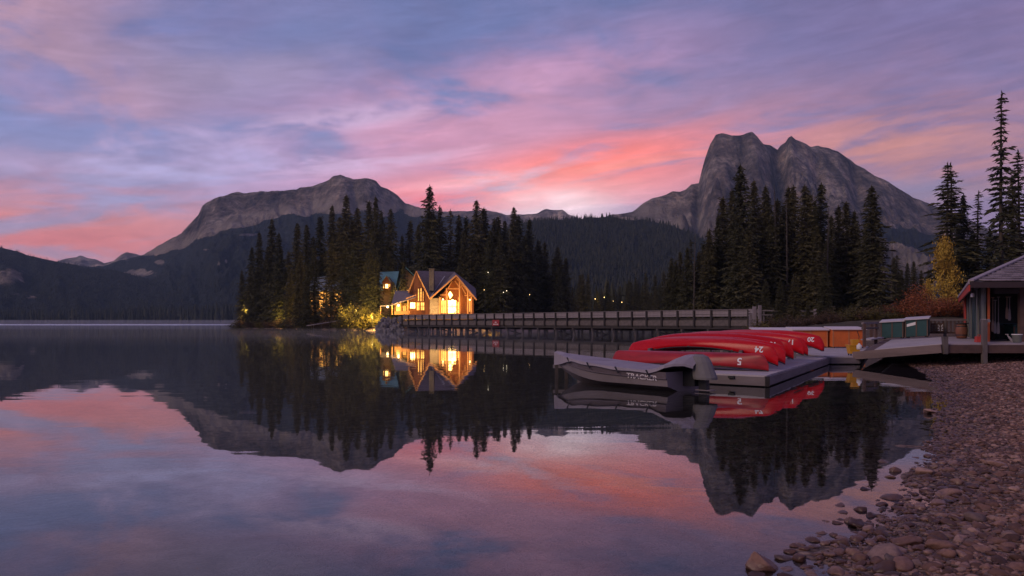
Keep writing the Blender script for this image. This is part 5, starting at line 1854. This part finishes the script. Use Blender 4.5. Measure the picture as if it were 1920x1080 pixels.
# canvas cover: crown over the gunwales, hem hanging lower at the bow, rising over the motor
cs = []
NC = 13
for i, x in enumerate([-.42, -.28, -.12, 0.02, .25, .5, .75] + [x for x in xs_ if x > .95] + [LB + .035]):
    q = min(1, max(0, x / LB))
    w_, g_ = bw(min(x, LB)) + .035, bgz(min(max(x, 0), LB))
    hump = .38 * math.exp(-((x + .22) / (.30 if x < -.22 else .46)) ** 2)
    if x < 0:
        w_ *= 1 - .62 * (-x / .42)
    hem = .06 + .012 * math.sin(x * 5) + .30 * max(0, (q - .72) / .28) ** 1.1
    row = []
    for j in range(NC):
        a = -1 + 2 * j / (NC - 1)
        if abs(a) > .84:                    # the hem
            e = (abs(a) - .84) / .16
            z = g_ + .012 - hem * e + (hump * .5 if x < .3 else 0)
            y = math.copysign(w_ + .01, a)
        else:
            s_ = a / .84
            z = g_ + .015 + .035 * (1 - s_ * s_) + hump * (1 - .5 * s_ * s_) + .012 * math.sin(x * 9 + a * 4) * (1 - s_ * s_) - .03 * math.exp(-((x % 1.1 - .55) / .18) ** 2) * (1 - s_ * s_)
            y = s_ * w_
        row.append((x, y, z))
    cs.append(row)
cv = MB().add(*loft(cs))
n0 = len(cs) - 1
cvo = cv.build('cover', canvas, boat, local=True)
so = cvo.modifiers.new('cloth', 'SOLIDIFY')
so.thickness = .012
sb_ = MB()
for x in (.55, 1.55, 2.6, 3.6):
    w_, g_ = bw(x) + .055, bgz(x)
    sb_.bar((x, w_, g_ + .02), (x - .12, w_ + .01, g_ - .13), .02, .03)
    sb_.bar((x, -w_, g_ + .02), (x - .12, -w_ - .01, g_ - .13), .02, .03)
sb_.build('tie_strap', motor_m, cvo, local=True)
# lettering on the side that faces the camera (port, +y in the boat's own frame)
me = text_mesh('TRACKER', .165, .25, .004)
for v in me.vertices:
    x = .78 - v.co.x * 1.35
    x0 = min(max(x, 0), LB)
    a, b = hull_side(x0)[0], hull_side(x0)[1]
    z = a[1] - .165 + v.co.y
    f_ = (a[1] - z) / (a[1] - b[1])
    v.co = (x, a[0] + (b[0] - a[0]) * f_ + .008, z)
me.materials.clear()
me.materials.append(mat('silver_lettering', (0.75, 0.70, 0.75), 0.5, 0.1))
link('lettering', me, boat)
# outboard motor: cowl under its own cloth, leg and propeller
om = MB()
om.tube([(-.50, 0, .30), (-.46, 0, .52), (-.40, 0, .70), (-.36, 0, .80)], [.20, .20, .18, .12], 12)
omo = om.build('motor_cowl', motor_m, boat, local=True, smooth=True)
MB().add(*loft([[(xo + r_ * 1.15 * math.cos(a_), r_ * math.sin(a_), z) for a_ in [6.283 * i / 14 for i in range(14)]] for z, r_, xo in ((.29, .25, -.52), (.34, .26, -.51), (.5, .24, -.46), (.7, .22, -.40), (.82, .18, -.36), (.87, .09, -.34))], True)).build('motor_hood', cowl_m, omo, local=True)
MB().bar((-.46, 0, .45), (-.50, 0, -.12), .12, .22, (1, 0, 0)).build('motor_leg', motor_m, boat, local=True)
MB().box((-.52, 0, .04), (.42, .22, .02)).build('cavitation_plate', alum2, boat, local=True)
MB().box((-.17, 0, .30), (.34, .34, .36)).build('motor_bracket', motor_m, boat, local=True)
pr_ = MB()
for i in range(3):
    a_ = i * 2.094
    pr_.box((-.68, .08 * math.cos(a_), -.14 + .08 * math.sin(a_)), (.03, .12, .07), mat=Matrix.Rotation(a_, 3, 'X'))
pr_.build('propeller', alum2, boat, local=True)
# mooring post at the bow, with a rope
mp_ = thing('mooring_post', (1.42, 23.1, 0), 'pair of thin dark mooring posts under the bow of the covered boat', 'post')
for dx in (-.14, .14):
    MB().bar((1.42 + dx, 23.1, -1.2), (1.42 + dx, 23.1, .42), .09, .09, (0, 1, 0)).build('post', pile_wood, mp_)
MB().bar((1.18, 23.1, .36), (1.66, 23.1, .36), .08, .10).build('cross_bar', rail_wood, mp_)
rp = MB().tube([(1.35, 22.75, .70), (1.38, 22.95, .50), (1.42, 23.05, .40)], .014, 5).build('mooring_rope', white_paint)
tag(rp, 'short mooring rope from the covered boat to its post', 'rope')

# ------------------------------------------------------------------ boathouse
bh = thing('boathouse', (18.9, 32.2, .86), 'dark boathouse with hipped shingle roof and red trim at the right edge', 'boathouse')
shin = mat('frosted_wood_shingle', (0.27, 0.225, 0.245), 0.8, 0.35, 5.0, 0.4, stretch=(3, .5, 1), rnd=0.22)
red_trim = mat('red_painted_trim', (0.45, 0.045, 0.03), 0.55, 0.2, 2.0)
org_trim = mat('orange_red_door_edge', (0.50, 0.11, 0.03), 0.55, 0.2, 2.0)
pale_trim = mat('pale_grey_trim', (0.13, 0.135, 0.12), 0.6, 0.2, 2.0)
green_wall = mat('dark_green_boards', (0.022, 0.03, 0.026), 0.7, 0.3, 2.0, 0.3)
door_teal = mat('teal_door', (0.014, 0.05, 0.055), 0.5, 0.2)
soffit = mat('dark_soffit', (0.045, 0.035, 0.035), 0.8, 0.3)
A_e, E_e, AP = Vector((17.7, 31, 3.2)), Vector((33, 31, 3.2)), Vector((26.6, 40, 5.35))
B_e, AP2 = Vector((26.9, 48.4, 3.2)), Vector((33, 50, 5.35))
MB().slab([A_e, E_e, Vector((33, 40, 5.35)), AP], .10).slab([A_e, AP, AP2, B_e], .10).build('roof', soffit, bh)
slope = (AP - Vector((AP.x, 31, 3.2))).normalized()
nsl = Vector((0, -slope.z, slope.y))
SL = math.hypot(9, 2.15)
rows_ = 19
hipx = (AP.x - A_e.x) / SL
cnt = 0
for r_ in range(rows_):
    s0, s1 = SL * r_ / rows_, SL * (r_ + 1) / rows_ + .05
    x = A_e.x + hipx * s0 - random.uniform(0, .2)
    while x < 24.0 and cnt < 290:
        w_ = random.uniform(.30, .46)
        xa0, xb0 = max(x, A_e.x + hipx * s0 - .02), x + w_ - .014
        xa1, xb1 = max(x, A_e.x + hipx * s1 - .02), x + w_ - .014
        if xb1 - xa1 > .04:
            lift = random.uniform(0, .012)
            o0 = Vector((0, 31, 3.2)) + slope * s0 + nsl * (.075 + lift)
            o1 = Vector((0, 31, 3.2)) + slope * s1 + nsl * (.012 + lift)
            MB().slab([o0 + Vector((xa0, 0, 0)), o0 + Vector((xb0, 0, 0)), o1 + Vector((xb1, 0, 0)), o1 + Vector((xa1, 0, 0))], .045, -nsl).build('shingle', shin, bh)
            cnt += 1
        x += w_
MB().bar(A_e + Vector((0, 0, .05)), AP + Vector((0, 0, .06)), .20, .06).build('hip_cap', shin, bh)
MB().bar(A_e + Vector((-.02, -.03, -.12)), E_e + Vector((0, -.03, -.12)), .05, .22).build('front_fascia', mat('brown_fascia', (0.045, 0.028, 0.028), 0.6, 0.2), bh)
MB().bar(A_e + Vector((-.04, .06, -.03)), B_e + Vector((-.04, 0, -.03)), .05, .12).build('side_fascia', shin, bh)
MB().bar(A_e + Vector((.0, .10, -.23)), B_e + Vector((.0, 0, -.23)), .05, .26).build('side_trim', red_trim, bh)
# side wall with doors, seen along its length
Wn, Wd = Vector((18.9, 32.2, 0)), Vector((7.7, 15.0, 0)).normalized()
wn = Vector((-Wd.y, Wd.x, 0))


def s_of(px):
    q = px - 960
    return (F * 18.9 - q * 32.2) / (q * Wd.y - F * Wd.x)


def wall_piece(name, px0, px1, material, proud=.04, z0=.86, z1=3.05, parent=None):
    a, b = s_of(px0), s_of(px1)
    a, b = max(0, min(a, b)), min(16.8, max(a, b))
    p0, p1 = Wn + Wd * a + wn * proud, Wn + Wd * b + wn * proud
    return MB().slab([p0 + up * z0, p1 + up * z0, p1 + up * z1, p0 + up * z1], .06, -wn).build(name, material, parent or bh)


MB().slab([Wn + up * .86, Wn + Wd * 16.86 + up * .86, Wn + Wd * 16.86 + up * 3.12, Wn + up * 3.12], .12, -wn).build('side_wall', green_wall, bh)
wall_piece('trim_board', 1842.2, 1844.4, pale_trim, .05)
wall_piece('trim_board', 1833.0, 1836.0, pale_trim, .07)
dd = wall_piece('door', 1824.2, 1830.4, door_teal, .05, .90, 2.9)
wall_piece('trim_board', 1820.0, 1823.2, pale_trim, .07)
wall_piece('trim_board', 1815.0, 1816.2, pale_trim, .05)
wall_piece('red_trim_board', 1809.5, 1812.0, red_trim, .07)
# open front: posts, dark room behind, beam
for px, wd, m_ in ((1846.5, .14, pale_trim), (1851.0, .16, org_trim), (1916, .22, brown_wood), (1990, .2, brown_wood)):
    x = U(px, 32.0)
    MB().bb(x - wd / 2, x + wd / 2, 31.95, 32.1, .86, 3.05).build('front_post', m_, bh)
MB().bb(19.2, 30, 31.96, 32.14, 2.78, 3.1).build('front_beam', soffit, bh)
MB().bb(21.7, 30, 37.0, 37.2, .86, 3.08).build('rear_room_wall', green_wall, bh)
MB().slab([Vector((19.2, 32.3, 3.14)), Vector((30, 32.3, 3.14)), Vector((30, 37.2, 3.14)), Vector((21.7, 37.2, 3.14))], .06).build('room_ceiling', soffit, bh)
MB().bb(30, 30.2, 31, 48, .86, 3.1).build('end_wall', green_wall, bh)
q = W(1823.5, 549.5, 32.5)
lampo = thing('wall_lamp', q, 'small unlit white lamp under the boathouse eave', 'lamp')
MB().tube([q, q + Vector((0, 0, -.05)), q + Vector((0, 0, -.16))], [.05, .07, .07], 10).build('globe', white_paint, lampo)
MB().tube([q, q + Vector((.05, .05, .30))], .02, 6).build('bracket', iron, lampo)

pad_wood = mat('paddle_wood', (0.34, 0.22, 0.15), 0.5, 0.2, 4.0)
pad_wood2 = mat('pale_paddle_wood', (0.30, 0.26, 0.25), 0.5, 0.2, 4.0)


def paddle(top, bottom, m_, label, blade=.5):
    top, bottom = Vector(top), Vector(bottom)
    d = (bottom - top)
    L = d.length
    d.normalize()
    t = thing('paddle', top, label, 'paddle', 'paddles in the boathouse')
    MB().tube([top, top + d * (L - blade)], .018, 6).build('shaft', m_, t)
    MB().bar(top + Vector((-.06, 0, 0)), top + Vector((.06, 0, 0)), .03, .03).build('grip', m_, t)
    c = top + d * (L - blade)
    s_ = d.cross(Vector((0, 1, 0))).normalized()
    pts = [c + s_ * .02, c + d * .12 + s_ * .045, c + d * (blade - .08) + s_ * .06, c + d * blade + s_ * .04, c + d * blade - s_ * .04, c + d * (blade - .08) - s_ * .06, c + d * .12 - s_ * .045, c - s_ * .02]
    MB().slab(pts, .018, (0, 1, 0)).build('blade', m_, t)


for px, y0, y1, m_, lab in ((1861.5, 558, 622, pad_wood, 'long paddle hanging in the boathouse, nearest the orange door edge'), (1866, 563, 625, pad_wood2, 'paddle hanging second from the orange door edge'),
                            (1872, 557, 626, pad_wood2, 'broad-bladed paddle hanging third from the orange door edge'), (1888, 557, 598, pad_wood, 'shorter hanging paddle, left one of a pair in the dark doorway'),
                            (1893, 557, 601, pad_wood2, 'shorter hanging paddle, right one of a pair in the dark doorway')):
    paddle(W(px, y0, 33.0), W(px, y1, 33.0), m_, lab)
paddle(W(1888, 627, 31.0), W(1902, 644, 30.6), pad_wood2, 'paddle leaning low beside the pale bucket on the deck', .45)
q = Vector((U(1907, 30.4), 30.4, .87))
bk = thing('bucket', q, 'pale grey bucket on the deck before the boathouse', 'bucket')
MB().tube([q, q + up * .30], [.14, .18], 14).build('bucket_body', pale_trim, bk)
MB().tube([q + up * .29, q + up * .32], .19, 14).build('rim', white_paint, bk)
# bench and a dark green rack inside
q = Vector((22.0, 35.4, .86))
wbn = thing('workbench', q, 'dark workbench in the boathouse behind the hanging paddles', 'workbench')
MB().bb(20.9, 23.2, 35.0, 35.8, 1.52, 1.60).build('bench_top', door_teal, wbn)
for x in (21.0, 23.1):
    for y in (35.08, 35.72):
        MB().bb(x - .05, x + .05, y - .05, y + .05, .86, 1.52).build('leg', brown_wood, wbn)
q = Vector((U(1925, 31.2), 31.2, .87))
storage_box((U(1900, 33.4), 33.4, .87), (U(1955, 33.4), 33.4, .87), .62, .6, teal, teal_trim, teal, 'dark teal chest inside the boathouse at the right edge', None, .03)
# barrel and small things on the deck
q = Vector((U(1803, 38.5), 38.5, .87))
br = thing('barrel', q, 'brown wooden barrel with dark lid on the deck by the boathouse wall', 'barrel')
MB().tube([q, q + up * .12, q + up * .36, q + up * .6, q + up * .7], [.21, .24, .27, .24, .22], 16).build('staves', mat('barrel_wood', (0.20, 0.075, 0.045), 0.6, 0.3, 3.0), br, smooth=True)
for z in (.14, .56):
    MB().tube([q + up * z, q + up * (z + .05)], .255, 16, False).build('hoop', iron, br)
MB().tube([q + up * .70, q + up * .75], .30, 16).build('lid', dark_wood, br)
q = Vector((U(1836.5, 31.0), 31.0, .87))
rb2 = thing('fuel_can', q, 'small red fuel can on the deck at the boathouse corner', 'fuel can')
MB().add(*tapered(q, .30, .2, .26, .18, 0, .22)).build('can_body', red_trim, rb2)
MB().tube([q + Vector((.06, 0, .22)), q + Vector((.12, 0, .30))], .025, 8).build('spout', red_trim, rb2)
MB().tube([q + Vector((-.08, 0, .22)), q + Vector((-.05, 0, .28)), q + Vector((.03, 0, .28)), q + Vector((.05, 0, .22))], .013, 6).build('handle', red_trim, rb2)
# notice boards on the railing: rows of upright white marks
for i, (px, n_) in enumerate(((1750.5, 3), (1762.5, 4))):
    a = W(px, 622, 43.7)
    nb = thing('notice_board', a, ('brown board with faint white marks on the slatted railing, next to the teal box', 'brown board with two columns of white marks on the slatted railing, right of another')[i], 'notice board', 'notice boards on the railing')
    MB().bb(a.x - .17, a.x + .19, 43.66, 43.70, a.z - .02, W(px, 606, 43.7).z).build('board', teal_trim, nb)
    mk = MB()
    for c_ in range(2):
        for j in range(n_):
            z = a.z + .06 + j * .36 / n_
            x = a.x - .09 + c_ * .17
            mk.bb(x - .05, x + .05, 43.645, 43.657, z, z + .03)
            mk.bb(x - (.05 if (j + c_) % 2 else -.02), x + (-.02 if (j + c_) % 2 else .05), 43.645, 43.657, z + .03, z + .065)
    mk.build('lettering', white_paint if i else pale_trim, nb)


# ------------------------------------------------------------------ stones of the beach
sm, k, p = mat_base('beach_stone')
at = k.n('ShaderNodeAttribute', attribute_name='tint').outputs['Fac']
oi = k.n('ShaderNodeObjectInfo').outputs['Random']
co = k.n('ShaderNodeNewGeometry').outputs['Position']
tv = k.m('FRACT', k.m('ADD', at, oi))
stc = k.ramp(tv, [(0.0, (0.07, 0.036, 0.03, 1)), (0.3, (0.145, 0.074, 0.058, 1)), (0.6, (0.215, 0.115, 0.092, 1)), (0.85, (0.37, 0.225, 0.185, 1)), (1.0, (0.10, 0.07, 0.066, 1))])
grain = k.noise(co, 26.0, 8.0, 0.7)
stc = k.mix(1.0, stc, k.ramp(grain, [(0.3, 0.62), (0.55, 1.0), (0.75, 1.25)]), 'MULTIPLY')
sp = k.n('ShaderNodeSeparateXYZ')
k.link(co, sp.inputs[0])
wet = k.mapr(k.m('ADD', sp.outputs[2], k.m('MULTIPLY', k.m('SUBTRACT', k.noise(co, 3.0, 2.0), 0.5), 0.05)), 0.075, 0.02)
stc = k.mix(wet, stc, k.mix(1.0, stc, (0.58, 0.55, 0.53, 1), 'MULTIPLY'))
k.link(stc, p.inputs['Base Color'])
k.link(k.mapr(wet, 0.0, 1.0, 0.85, 0.32), p.inputs['Roughness'])
p.inputs['Specular IOR Level'].default_value = 0.35
bn = k.n('ShaderNodeBump')
bn.inputs['Strength'].default_value = 0.5
bn.inputs['Distance'].default_value = 0.01
k.link(grain, bn.inputs['Height'])
k.link(bn.outputs[0], p.inputs['Normal'])


def stone_field(n, ymin, ymax, lo, hi, xpad, size, near_pow):
    """random places on the shore strip, x measured from the waterline"""
    sy = rng.uniform(0, 1, n) ** near_pow * (ymax - ymin) + ymin
    edge = np.interp(sy, [0, 3.2, 5.1, 7.2, 9.9, 15.8, 25, 30, 37], [-.4, 1.2, 2.0, 3.6, 5.3, 8.5, 13.2, 15.2, 18])
    sx = edge + rng.uniform(lo, hi, n) * (1 + xpad * sy)
    sz = size * np.exp(rng.normal(0, .42, n)) * (0.75 + 0.022 * sy)
    return sx, sy, sz


def in_view(x, y):
    px = 960 + x / np.maximum(y, .1) * F
    return (px > -40) & (px < 2010)


# the largest stones stand as things of their own
protos = [np_mesh('stone', rock_verts(V3, 500 + i, .85) * np.array([1.25, .9, .62]), F3, sm, True, {'tint': np.full(len(V3), .37 * i % 1)}) for i in range(9)]
named = []


def put_stone(x, y, s_, label, group, flat=1.0, z=None, rot=None, pi=None, name='stone'):
    o = link(name, protos[(pi if pi is not None else int(rng.integers(0, 9)))], None, label=label, cat='stone', group=group)
    o.location = (x, y, zland(x, y) + s_ * .22 * flat if z is None else z)
    o.scale = (s_, s_, s_ * flat)
    o.rotation_euler = (rng.uniform(-.25, .25), rng.uniform(-.25, .25), rng.uniform(0, 6.28) if rot is None else rot)
    named.append((x, y, s_))
    return o


def on_bed(px, py):
    d = F * CAMZ / (py - HOR)
    return U(px, d), d


for px, py, wpx, fl, pi, lab in ((1432, 1064, 36, 1.9, 2, 'big brown boulder with a sloping top, alone in the shallows at the bottom edge'), (1606, 985, 20, 1.15, 4, 'rounded grey boulder standing in the water among small wet stones'),
                                 (1631, 968, 12, 1.2, 1, 'small dark stone touching the grey boulder from behind'), (1574, 948, 13, .8, 3, 'flat stone alone in the pink water left of the grey boulder'),
                                 (1576, 974, 10, 1.0, 5, 'small dark stone just left of the grey boulder'), (1525, 1028, 12, .6, 6, 'flat reddish stone in the shallows right of the big brown boulder'),
                                 (1518, 1070, 14, .8, 7, 'low dark stone at the bottom edge right of the big brown boulder'), (1646, 938, 9, 1.0, 0, 'small round stone in the pink water near the shore'),
                                 (1672, 934, 22, .7, 8, 'dark wet stone at the waterline above the grey boulder'), (1780, 932, 22, 1.1, 2, 'pale angular stone on the pebbles right of the wet ones'),
                                 (1760, 948, 18, .9, 3, 'oval pale stone just below the angular one'), (1730, 890, 22, .8, 1, 'long dark stone at the edge of the small bright pool'),
                                 (1658, 1052, 40, .8, 4, 'broad reddish stone among the large ones at the bottom of the beach'), (1660, 1076, 24, .9, 6, 'half cut stone on the bottom edge below the broad reddish one'),
                                 (1690, 1072, 28, .9, 0, 'rounded brown stone on the bottom edge, right of the half cut one'), (1766, 1036, 28, .8, 5, 'wide grey stone among the large ones at the bottom of the beach'),
                                 (1700, 1026, 28, .8, 7, 'brown oval stone behind the broad reddish one'), (1832, 984, 24, .9, 8, 'pale stone alone on the finer gravel at the right'),
                                 (1870, 880, 20, .6, 3, 'flat pale slab lying on the gravel near the right edge'), (1745, 775, 20, .5, 2, 'thin flat stone on the shore beyond the small bright pool')):
    x, d = on_bed(px, py)
    s_ = wpx / F * d * .85
    gz_ = zland(x, d)
    if 'big brown boulder' in lab:
        vq = rock_verts(V3, 777, 1.0)
        vq[:, :2] *= (1.0 - .42 * vq[:, 2:3])
        vq[:, 0] -= .35 * (vq[:, 2] + .3)
        protos.append(np_mesh('stone', vq * np.array([1.15, .9, .62]), F3, sm, False, {'tint': np.full(len(V3), .55)}))
        pi = len(protos) - 1
    put_stone(x, d, s_, lab, None, fl, max(gz_ + s_ * .2, (-.02 if gz_ < -.1 else gz_) + s_ * .18), pi=pi, rot=.3 if pi > 8 else None)

cand = []
sx, sy, sz = stone_field(4200, 4.5, 17, -.26, 1.1, .16, .031, 1.5)
sz = np.minimum(sz, .056)
ok = in_view(sx, sy) & (sy > 4.6)
sx, sy, sz = sx[ok], sy[ok], sz[ok]
zz, _ = land(sx, sy)
app = sz / sy
order = np.argsort(-app)
cnt = 0
used_named = list(named)
for i in order:
    if cnt >= 278:
        break
    if any((sx[i] - a) ** 2 + (sy[i] - b) ** 2 < (.8 * (c + sz[i])) ** 2 for a, b, c in named):
        continue
    if zz[i] < -.05:
        continue
    wet_ = zz[i] < .03
    o = put_stone(sx[i], sy[i], sz[i], 'rounded brown stone among the many like it along the waterline' if wet_ else 'rounded pinkish brown stone among the many like it on the pebble beach',
                  'stones along the waterline' if wet_ else 'stones of the pebble beach', rng.uniform(.7, 1.2))
    cnt += 1


def pebble_mass(name, n, V, Fc, args, label, cat, zlo, zhi, seed):
    sx, sy, sz = stone_field(n, *args)
    sz = np.minimum(sz, .055)
    ok = in_view(sx, sy)
    sx, sy, sz = sx[ok], sy[ok], sz[ok]
    zz, _ = land(sx, sy)
    ok = (zz > zlo) & (zz < zhi)
    sx, sy, sz, zz = sx[ok], sy[ok], sz[ok], zz[ok]
    n = len(sx)
    shapes = np.stack([rock_verts(V, seed + i, .8) for i in range(12)])
    pick = rng.integers(0, 12, n)
    a = rng.uniform(0, 6.28, n)
    P_ = shapes[pick] * (sz[:, None] * np.stack([rng.uniform(1, 1.5, n), rng.uniform(.7, 1, n), rng.uniform(.35, .75, n)], 1))[:, None, :]
    ca, sa_ = np.cos(a)[:, None], np.sin(a)[:, None]
    X_ = P_[..., 0] * ca - P_[..., 1] * sa_ + sx[:, None]
    Y_ = P_[..., 0] * sa_ + P_[..., 1] * ca + sy[:, None]
    tx, ty = rng.uniform(-.3, .3, (2, n))
    Z_ = P_[..., 2] + P_[..., 0] * tx[:, None] + P_[..., 1] * ty[:, None] + (zz + sz * .15)[:, None]
    v = np.stack([X_, Y_, Z_], -1).reshape(-1, 3)
    f = (Fc[None] + (np.arange(n) * len(V))[:, None, None]).reshape(-1, 3)
    me = np_mesh(name, v, f, sm, True, {'tint': np.repeat(rng.uniform(0, 1, n), len(V))})
    link(name, me, label=label, cat=cat, kind='stuff')


pebble_mass('pebbles', 11000, V2, F2, (4.3, 11, -.10, 1.2, .16, .0185, 1.2), 'carpet of pinkish brown pebbles on the near beach', 'pebbles', -.05, 2, 600)
pebble_mass('pebbles', 24000, V1, F1, (9, 36, -.04, .75, .26, .026, 1.0), 'carpet of smaller pebbles on the beach up to the boathouse deck', 'pebbles', -.05, 2, 630)
pebble_mass('underwater_stones', 6000, V2, F2, (4.3, 17, -2.6, .0, .16, .034, 1.1), 'stones on the lake bed under the clear shallow water', 'stones', -.9, -.04, 660)

# ------------------------------------------------------------------ air
hm = bpy.data.materials.new('haze')
hm.use_nodes = True
k = NT(hm.node_tree)
out = k.n('ShaderNodeOutputMaterial')
v = k.n('ShaderNodeVolumePrincipled')
v.inputs['Color'].default_value = (0.52, 0.72, 1.0, 1)
v.inputs['Density'].default_value = 0.62e-4
k.link(v.outputs[0], out.inputs['Volume'])
hb = MB().bb(-7000, 7000, -6500, 6500, -8, 740).build('haze', hm, None, kind='stuff')
hb.hide_select = False


def mist(label, x0, x1, y0, y1, z1, dens, c):
    mm_ = bpy.data.materials.new('lake_mist')
    mm_.use_nodes = True
    kk = NT(mm_.node_tree)
    oo = kk.n('ShaderNodeOutputMaterial')
    vv_ = kk.n('ShaderNodeVolumePrincipled')
    vv_.inputs['Color'].default_value = c
    vv_.inputs['Density'].default_value = dens
    kk.link(vv_.outputs[0], oo.inputs['Volume'])
    b_ = MB().bb(x0, x1, y0, y1, .03, z1).build('mist', mm_, None)
    return tag(b_, label, 'mist', None, 'stuff')


mist('thin mist lying on the water before the lodge and the bridge', -95, 24, 78, 148, 0.8, .0014, (.9, .9, .95, 1))
mist('thin mist along the far shore of the lake', -900, -80, 720, 1085, 5.0, .0007, (.9, .9, 1, 1))
